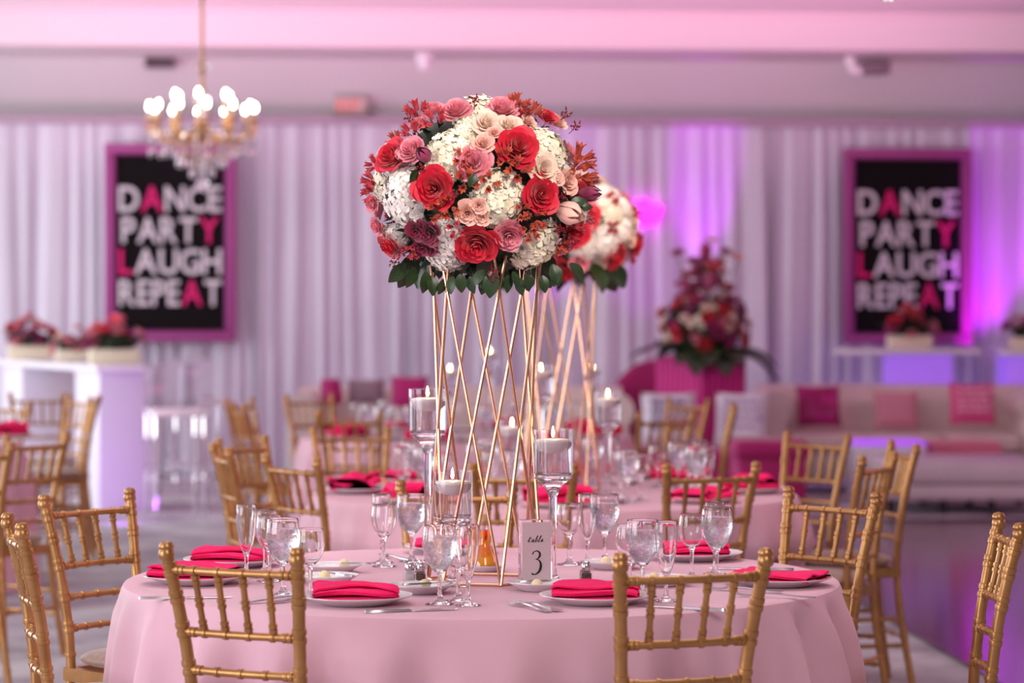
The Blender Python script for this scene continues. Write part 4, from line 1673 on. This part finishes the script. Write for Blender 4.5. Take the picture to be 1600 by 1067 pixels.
def far_settings(c, n, a0, tname, seed, glasses=True):
    r = random.Random(seed)
    order = ['front left rim', 'front rim nearest us', 'front right rim', 'right-hand rim', 'far right rim', 'far rim', 'far left rim', 'left-hand rim']
    for k in range(n):
        a = a0+2*pi*k/n
        u = Vector((cos(a), sin(a), 0))
        s = Vector((-u.y, u.x, 0))
        P = Vector((c.x, c.y, Z0))+u*.74
        wh = '%s table, %s' % (tname, order[k % len(order)])
        tag(obj('dinner_plate', DINNER, None, P), 'white dinner plate on the '+wh, 'plate', 'dinner plates on the %s table' % tname)
        q = tag(obj('napkin', NAPS[k % 4], None, P+Vector((0, 0, .0125))), 'folded hot pink napkin on the '+wh, 'napkin', 'pink napkins on the %s table' % tname)
        q.rotation_euler.z = a+r.uniform(-.4, .4)
        q.scale = (1.12, 1.15, 1.25)
        if glasses:
            for kd, f_, g_, nm in (('water_goblet', .52, -.16, 'iced goblet'), ('wine_glass', .50, -.07, 'wine glass'), ('champagne_flute', .56, -.24, 'flute')):
                glass(kd, Vector((c.x, c.y, Z0))+u*f_+s*g_, nm+' on the '+wh, 'glasses on the %s table' % tname)
            b = Vector((c.x, c.y, Z0))+u*.56+s*.17
            tag(obj('bread_plate', BREAD, None, b), 'small bread plate on the '+wh, 'plate', 'bread plates on the %s table' % tname)
            tag(obj('butter_ball', BUTTER, None, b+Vector((0, 0, .005))), 'butter ball on the bread plate, '+wh, 'butter', 'butter balls on the %s table' % tname)


far_settings(T2, 8, radians(-135), 'second', 5)
far_settings(T3, 8, radians(-150), 'farthest', 6)
P = on(14, 684, Z0)
tag(obj('dinner_plate', DINNER, None, P), 'white plate on the mauve cloth at the frame edge', 'plate')
q = tag(obj('napkin', NAPS[0], None, P+Vector((0, 0, .008))), 'pink napkin on the mauve cloth at the frame edge', 'napkin')
q.scale = (1.1, 1.1, 1.6)
# blurred oil bottle on the second table
dup(ob, (T2.x-.28, T2.y+.3, Z0+.001), 0, 'blurred amber oil bottle on the second table')

# ------------------------------------------------------------------ bar tables at the far left and right
M_pur = emit('glowing purple acrylic', (0.36, 0.15, 0.80), .55)
M_lav = mat('white lacquered wood', (0.80, 0.76, 0.86), .4)
M_topglass = mat('frosted white top', (0.86, 0.84, 0.90), .15)


def bar_table(px0, px1, py_top, d, label, pedestals, M_ped, dep=.7, yaw=0.0):
    a, b = at(px0, py_top, d), at(px1, py_top, d)
    c = (a+b)/2
    r = thing('bar_table', label, 'table', (c.x, c.y, 0), yaw)
    hw = (b.x-a.x)/2
    z = a.z
    obj('tabletop', MB().rbox(-hw, hw, -.05, dep, z-.05, z, .01, 2).mesh('tabletop', M_topglass), r)
    for x0, x1 in pedestals:
        xa, xb = (x0-800)/F*d-c.x, (x1-800)/F*d-c.x
        obj('pedestal', MB().rbox(xa, xb, .04, dep-.08, 0, z-.05, .012, 2).mesh('pedestal', M_ped), r)
    return r


def flower_box(p, label, n, seed, sc=1.0, rot=0):
    r = thing('flower_box', label, 'flowers', p, rot, 'low flower boxes on the bar tables')
    obj('box', MB().rbox(-.16*sc, .16*sc, -.11*sc, .11*sc, 0, .10*sc, .02, 2).mesh('box', mat('cream box', (0.80, 0.72, 0.55), .6)), r)
    q = random.Random(seed)
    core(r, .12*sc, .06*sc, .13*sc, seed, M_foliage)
    for k in range(n):
        a = q.uniform(0, 6.28)
        e = sqrt(q.random())
        kd = q.choice(['red', 'wine', 'wine', 'pink', 'pink', 'pink', 'ivory', 'alsp'])
        P = Vector((e*.21*sc*cos(a), e*.15*sc*sin(a), (.28-.16*e)*sc+q.uniform(-.02, .09)))
        put_flower(r, kd, P, (e*cos(a)*.8, e*sin(a)*.8, 1-.4*e), size[kd]*1.3*sc)
    for k in range(8):
        a = k*.785
        put_leaf(r, (.12*sc*cos(a), .09*sc*sin(a), .13*sc), (cos(a), sin(a), .5), .13*sc)


X = (207-800)/F*19.5
bt = thing('bar_table', 'long white bar table on square pedestals in the window light', 'table', (X, 19.5, 0), .433)
obj('tabletop', MB().rbox(-.27, .27, 0, 4.2, 1.01, 1.06, .01, 2).mesh('tabletop', M_topglass), bt)
for y0 in (.12, 2.3):
    obj('pedestal', MB().rbox(-.215, .215, y0, y0+.62, 0, 1.01, .012, 2).mesh('pedestal', M_lav), bt)
for t, sx_, n, sc, lab in ((.45, .0, 26, 1.15, 'flower box on the bar table corner before the wall sign'), (1.75, .06, 16, .9, 'small flower box in the middle of the long bar table'), (2.75, -.02, 24, 1.15, 'flower box nearest the frame edge on the bar table')):
    flower_box((X-sin(.433)*t+sx_*cos(.433), 19.5+cos(.433)*t+sx_*sin(.433), 1.06), lab, n, int(t*10), sc, .2)
bar_table(1312, 1532, 545, 22.9, 'bar table with a glowing purple pedestal behind the tufted sofa', [(1394, 1490)], M_pur, .7)
bar_table(1560, 1720, 547, 22.9, 'bar table with a glowing purple pedestal cut by the frame edge', [(1577, 1680)], M_pur, .7)
p = at(1421, 540, 23.1)
flower_box((p.x, p.y, HC-(545-YH)/F*22.9), 'flower box on the bar table before the wall sign over the sofa', 24, 5, 1.15)
p = at(1610, 540, 23.1)
flower_box((p.x, p.y, HC-(547-YH)/F*22.9), 'flower box on the bar table at the far frame edge', 20, 15, 1.1)


def bar_stool(px, d, label):
    x = (px-800)/F*d
    r = thing('bar_stool', label, 'stool', (x, d, 0), .3, 'clear acrylic bar stools')
    obj('seat', MB().rbox(-.2, .2, -.2, .2, .72, .77, .02, 2).mesh('seat', M_topglass), r)
    obj('backrest', MB().rbox(-.2, .2, .17, .2, .77, 1.08, .014, 2).mesh('backrest', M_acrylic), r)
    lg = MB().tube([(0, 0, 0), (0, 0, .73)], .02, 8).mesh('leg', M_acrylic)
    for sx_ in (-1, 1):
        for sy_ in (-1, 1):
            obj('leg', lg, r, loc=(.17*sx_, .17*sy_, 0))
    obj('footrest', MB().tube([(-.17, -.17, .28), (.17, -.17, .28), (.17, .17, .28), (-.17, .17, .28)], .014, 6, closed=True).mesh('footrest', M_acrylic), r)


bar_stool(276, 18.85, 'clear acrylic bar stool at the end of the white bar table')
bar_stool(305, 20.9, 'clear acrylic bar stool farther back against the drape')
spot('bar_uplight', (-2.6, 18.2, .1), (-2.85, 19.6, .30), 26, (0.55, 0.15, 1.0), 95, .8)

# ------------------------------------------------------------------ lounge


def sofa(px0, px1, d, label, arm=.22, right_arm=True):
    x0, x1 = (px0-800)/F*d, (px1-800)/F*d
    c, hw = (x0+x1)/2, (x1-x0)/2
    r = thing('sofa', label, 'sofa', (c, d, 0), 0, 'cream sofas in the lounge')
    bk = MB().rbox(-hw+.05, hw-.05, .55, .80, .12, .78, .10, 4)
    bk.tube([(-hw+.04, .70, .76), (hw-.04, .70, .76)], .09, 14)
    back = obj('backrest', bk.mesh('backrest', M_cream_fab), r)
    btn = MB().ball((0, 0, 0), .018, 8, 5).mesh('button', M_cream_fab)
    k = int(2*hw/.26)
    for row in range(2):
        for i in range(k):
            obj('button', btn, back, loc=(-hw+.3+(i+.5*row)*(2*hw-.6)/k, .545, .50+.13*row))
    for s in ((-1, 1) if right_arm else (-1,)):
        am = MB().rbox(s*hw-arm*(s > 0), s*hw+arm*(s < 0), -.05, .78, .10, .66, .05, 3)
        am.tube([(s*(hw-arm/2), -.06, .68), (s*(hw-arm/2), .75, .68)], .14, 16)
        obj('armrest', am.mesh('armrest', M_cream_fab), r)
    obj('seat_base', MB().rbox(-hw+.1, hw-.1, -.02, .6, .10, .32, .03, 2).mesh('seat_base', M_cream_fab), r)
    for i in range(3):
        w_ = (2*hw-2*arm)/3
        obj('seat_cushion', MB().rbox(-hw+arm+i*w_+.004, -hw+arm+(i+1)*w_-.004, -.05, .56, .32, .47, .05, 3).mesh('seat_cushion', M_cream_fab), r)
    fm = MB().lathe([(0, 0), (.025, 0), (.035, .11), (0, .11)], 8).mesh('foot', M_black)
    for sx_ in (-1, 1):
        for y in (.05, .7):
            obj('foot', fm, r, loc=(sx_*(hw-.1), y, 0))
    return r


def pillow(px, py, d, w_, h_, mt, label, tilt=20, rz=0, text=None):
    p = at(px, py, d)

    def f(u, v):
        a, b = u*2-1, v*2-1
        return a, b
    m = MB()
    N = 11
    for s in (1, -1):
        def g(u, v, s=s):
            a, b = u*2-1, v*2-1
            th = .075*((1-a**4)*(1-b**4))**.5
            pin = 1-.06*(1-abs(a)**2)*abs(b)**2
            pin2 = 1-.06*(1-abs(b)**2)*abs(a)**2
            return Vector((a*w_/2*pin2, -s*th if s > 0 else th, b*h_/2*pin))
        m.grid(g, N, N)
    o = tag(obj('throw_pillow', m.mesh('throw_pillow', mt), None, p), label, 'pillow', 'throw pillows in the lounge')
    o.rotation_euler = (radians(-tilt), 0, rz)
    if text:
        t = MB()
        r = random.Random(px)
        for row in range(4):
            x = -w_*.33
            while x < w_*.3:
                L = r.uniform(.03, .075)
                t.box(x, x+L, -.082, -.072, h_*(.24-.155*row), h_*(.24-.155*row)+h_*.075)
                x += L+.02
        obj('print', t.mesh('print', text, False), o)
    return o


sofa(1188, 1640, 21.6, 'cream tufted sofa with rolled arms before the glowing bar table')
sofa(448, 985, 20.95, 'cream tufted sofa partly hidden behind the farthest table')
M_pillowm = noise_col(mat('sequined magenta', (0.4, 0.01, 0.14), .35), (0.22, 0.004, 0.07), (0.62, 0.02, 0.26), 14, 3)
M_pillowp = mat('pink pillow', (0.68, 0.30, 0.36), .7)
M_pillowh = mat('hot pink pillow', (0.74, 0.10, 0.28), .7)
M_pilloww = mat('white pillow', (0.74, 0.68, 0.78), .7)
M_paleprint = mat('pale print', (0.85, 0.5, 0.62), .6)
M_darkprint = mat('dark print', (0.16, 0.10, 0.28), .6)
pillow(1279, 634, 21.78, .36, .34, M_pillowm, 'sequined magenta pillow against the rolled sofa arm', 14, .1)
pillow(1400, 640, 21.9, .36, .30, M_pillowp, 'plain dusty pink pillow in the middle of the tufted sofa', 14)
pillow(1519, 631, 21.75, .37, .34, M_pillowh, 'hot pink pillow with pale lettering on the tufted sofa', 14, -.05, M_paleprint)
pillow(1045, 654, 20.3, .42, .40, M_pilloww, 'white pillow with dark lettering before the magenta planter', 12, .05, M_darkprint)
pillow(1158, 655, 20.4, .40, .42, M_pilloww, 'white pillow with faint print leaning beside the magenta bench', 18, -.2, mat('mauve print', (0.45, 0.28, 0.5), .6))
pillow(640, 613, 21.3, .30, .26, M_magenta, 'magenta pillow on the far cream sofa nearest the tall candle', 12)
pillow(518, 612, 21.3, .16, .22, M_magenta, 'dark magenta pillow peeking over the gold chair on the cream sofa', 12, .8)
pillow(572, 612, 21.4, .30, .20, mat('taupe pillow', (0.30, 0.20, 0.24), .8), 'taupe pillow on the far cream sofa between the magenta ones', 12)

# magenta bench seat and second bench under the white pillows
def bench(px0, px1, d, h, label, mt, dep=.7):
    x0, x1 = (px0-800)/F*d, (px1-800)/F*d
    c, hw = (x0+x1)/2, (x1-x0)/2
    r = thing('bench_seat', label, 'bench', (c, d, 0))
    obj('base', MB().rbox(-hw+.03, hw-.03, .03, dep-.03, .04, h-.12, .03, 2).mesh('base', mt), r)
    obj('cushion', MB().rbox(-hw, hw, 0, dep, h-.14, h, .06, 4).mesh('cushion', mt), r)
    for sx_ in (-1, 1):
        for y in (.08, dep-.08):
            obj('foot', MB().tube([(sx_*(hw-.08), y, 0), (sx_*(hw-.08), y, .05)], .03, 8).mesh('foot', M_black), r)
    return r


bench(1146, 1268, 18.6, .56, 'magenta velvet bench behind the facing gold chair', M_magenta)
bench(985, 1192, 20.0, .425, 'magenta velvet bench under the white pillows before the planter', M_magenta, .75)
# round-backed magenta chair
x = (991-800)/F*22.3
rc = thing('lounge_chair', 'magenta round-backed lounge chair beside the planter', 'chair', (x, 22.3, 0))
out = [(.23, .30)]+[(.23, 1.02), (.20, 1.045)]+[(.20-.40*sin(t), .62+.425*cos(t)) for t in [.12*i for i in range(1, 12)]]+[(-.19, .30)]
nn = len(out)
vs = [(x_, y_, z_) for y_ in (-.36, -.28) for x_, z_ in out]
for yo, nm in ((0, 'side_panel'), (.64, 'side_panel')):
    obj(nm, MB().add([(a_, b_+yo, c_) for a_, b_, c_ in vs], [tuple(range(nn)), tuple(range(2*nn-1, nn-1, -1))]+[(i, nn+i, nn+(i+1) % nn, (i+1) % nn) for i in range(nn)]).mesh(nm, M_magenta), rc)
obj('backrest', MB().rbox(.12, .23, -.3, .3, .3, 1.0, .04, 3).mesh('backrest', M_magenta), rc)
obj('seat', MB().lathe([(0, .30), (.22, .30), (.24, .34), (.24, .42), (.22, .46), (0, .47)], 28).mesh('seat', M_magenta), rc)
lg = MB().tube([(0, 0, 0), (0, 0, .31)], .018, 8).mesh('leg', M_brass)
for k in range(4):
    obj('leg', lg, rc, loc=(.2*cos(k*pi/2+.78), .2*sin(k*pi/2+.78), 0))

# planter with tall arrangement
d = 21.0
x0, x1 = (1032-800)/F*d, (1168-800)/F*d
pc, pw = (x0+x1)/2, (x1-x0)
ph_ = HC-(556-YH)/F*d
pt = thing('planter', 'tall square magenta velvet pedestal planter holding the big arrangement', 'planter', (pc, d+pw*.5, 0), radians(38))
M_mag2 = noise_col(mat('fluted magenta', (0.66, 0.004, 0.26), .5, 0, Sheen_Weight=.3), (0.62, 0.003, 0.25), (0.70, 0.006, 0.29), 4, 2)
hw = pw/2*.72
obj('body', MB().rbox(-hw, hw, -hw, hw, 0, ph_, .02, 2).mesh('body', M_mag2), pt)
ft = MB().tube([(0, 0, .02), (0, 0, ph_-.02)], .03, 8).mesh('flute', M_mag2)
for s in range(4):
    for i in range(8):
        e = -hw+(i+.5)*2*hw/8
        xx, yy2 = [(e, -hw), (hw, e), (e, hw), (-hw, e)][s]
        obj('flute', ft, pt, loc=(xx, yy2, 0))
ar = thing('flower_arrangement', 'tall blurred magenta and red arrangement with drooping leaves on the planter', 'flowers', (pc+.03, d+pw*.5, ph_))
random_bouquet(ar, .36, .30, .22, 105, ['wine', 'wine', 'red', 'red', 'ivory', 'pink', 'hyd', 'wine', 'ivory', 'pink', 'tulip'], 31, -.45, 1.25, .16)
q = random.Random(9)
for k in range(26):
    a = q.uniform(0, 6.28)
    e = q.uniform(.0, .22)
    P = Vector((e*cos(a), e*sin(a), .55+q.uniform(0, .25)-e*.5))
    put_flower(ar, q.choice(['wine', 'alsp', 'tulip', 'berry', 'burg']), P, (e*cos(a), e*sin(a), .6), .07)
for a_, h, kd in ((-.22, .82, 'wine'), (.05, .92, 'ivory'), (.17, .83, 'wine'), (.26, .78, 'blush'), (-.1, .76, 'wine'), (.0, .80, 'tulip')):
    st_ = obj('stem', MB().tube([(a_*.4, 0, .3), (a_, -.02, h)], .006, 5).mesh('stem', M_stem), ar)
    put_flower(ar, kd, (a_, -.02, h), (a_, -.3, .8), .06)
for dx, dy, dz, s in ((-1, -.3, -.12, .42), (-.8, -.6, -.2, .30), (.9, -.2, -.55, .50), (1, -.4, -.35, .40), (-.2, -1, -.5, .40), (.25, -1, -.55, .40), (0, -1, -.3, .36), (.5, -.9, -.35, .34), (-.5, -.9, -.4, .30), (.3, .9, .1, .4), (-.6, .8, .1, .4)):
    put_leaf(ar, (dx*.20, dy*.20, .06), (dx, dy, dz), s)

# white tufted ottoman and lit tables
def ottoman(px0, px1, d, py_top, label):
    x0, x1 = (px0-800)/F*d, (px1-800)/F*d
    c, hw = (x0+x1)/2, (x1-x0)/2
    h = HC-(py_top-YH)/F*d
    r = thing('ottoman', label, 'ottoman', (c, d, 0))
    M_ott = noise_col(mat('white leather', (0.70, 0.62, 0.66), .45), (0.68, 0.60, 0.64), (0.73, 0.65, 0.69), 4, 2)
    obj('lower_cushion', MB().rbox(-hw, hw, 0, 1.1, .10, h*.56, .03, 3).mesh('lower_cushion', M_ott), r)
    obj('upper_cushion', MB().rbox(-hw, hw, 0, 1.1, h*.56+.004, h, .05, 3).mesh('upper_cushion', M_ott), r)
    fm = MB().tube([(0, 0, 0), (0, 0, .1)], .03, 8).mesh('foot', M_black)
    for sx_ in (-.95, -.3, .3, .95):
        for y in (.08, 1.0):
            obj('foot', fm, r, loc=(sx_*hw, y, 0))
    return r


ottoman(1388, 1640, 19.3, 722, 'long white leather ottoman on black feet beside the dance floor')
def cube_table(px0, px1, d, py_top, mt_top, mt, label):
    x0, x1 = (px0-800)/F*d, (px1-800)/F*d
    c, hw = (x0+x1)/2, (x1-x0)/2
    h = HC-(py_top-YH)/F*d
    r = thing('cube_table', label, 'table', (c, d, 0))
    obj('body', MB().rbox(-hw, hw, 0, hw*2, 0, h-.03, .02, 2).mesh('body', mt), r)
    obj('top', MB().rbox(-hw, hw, 0, hw*2, h-.03, h, .01, 2).mesh('top', mt_top), r)


cube_table(1336, 1448, 20.6, 690, emit('violet lit top', (0.40, 0.10, 0.85), .75), mat('white cube', (0.78, 0.74, 0.80), .4), 'white cube table with a glowing violet top behind the ottoman')
cube_table(1452, 1566, 20.75, 692, mat('coral top', (0.80, 0.26, 0.34), .3), mat('pink cube', (0.70, 0.18, 0.28), .4), 'coral pink cube table beside the violet topped cube')
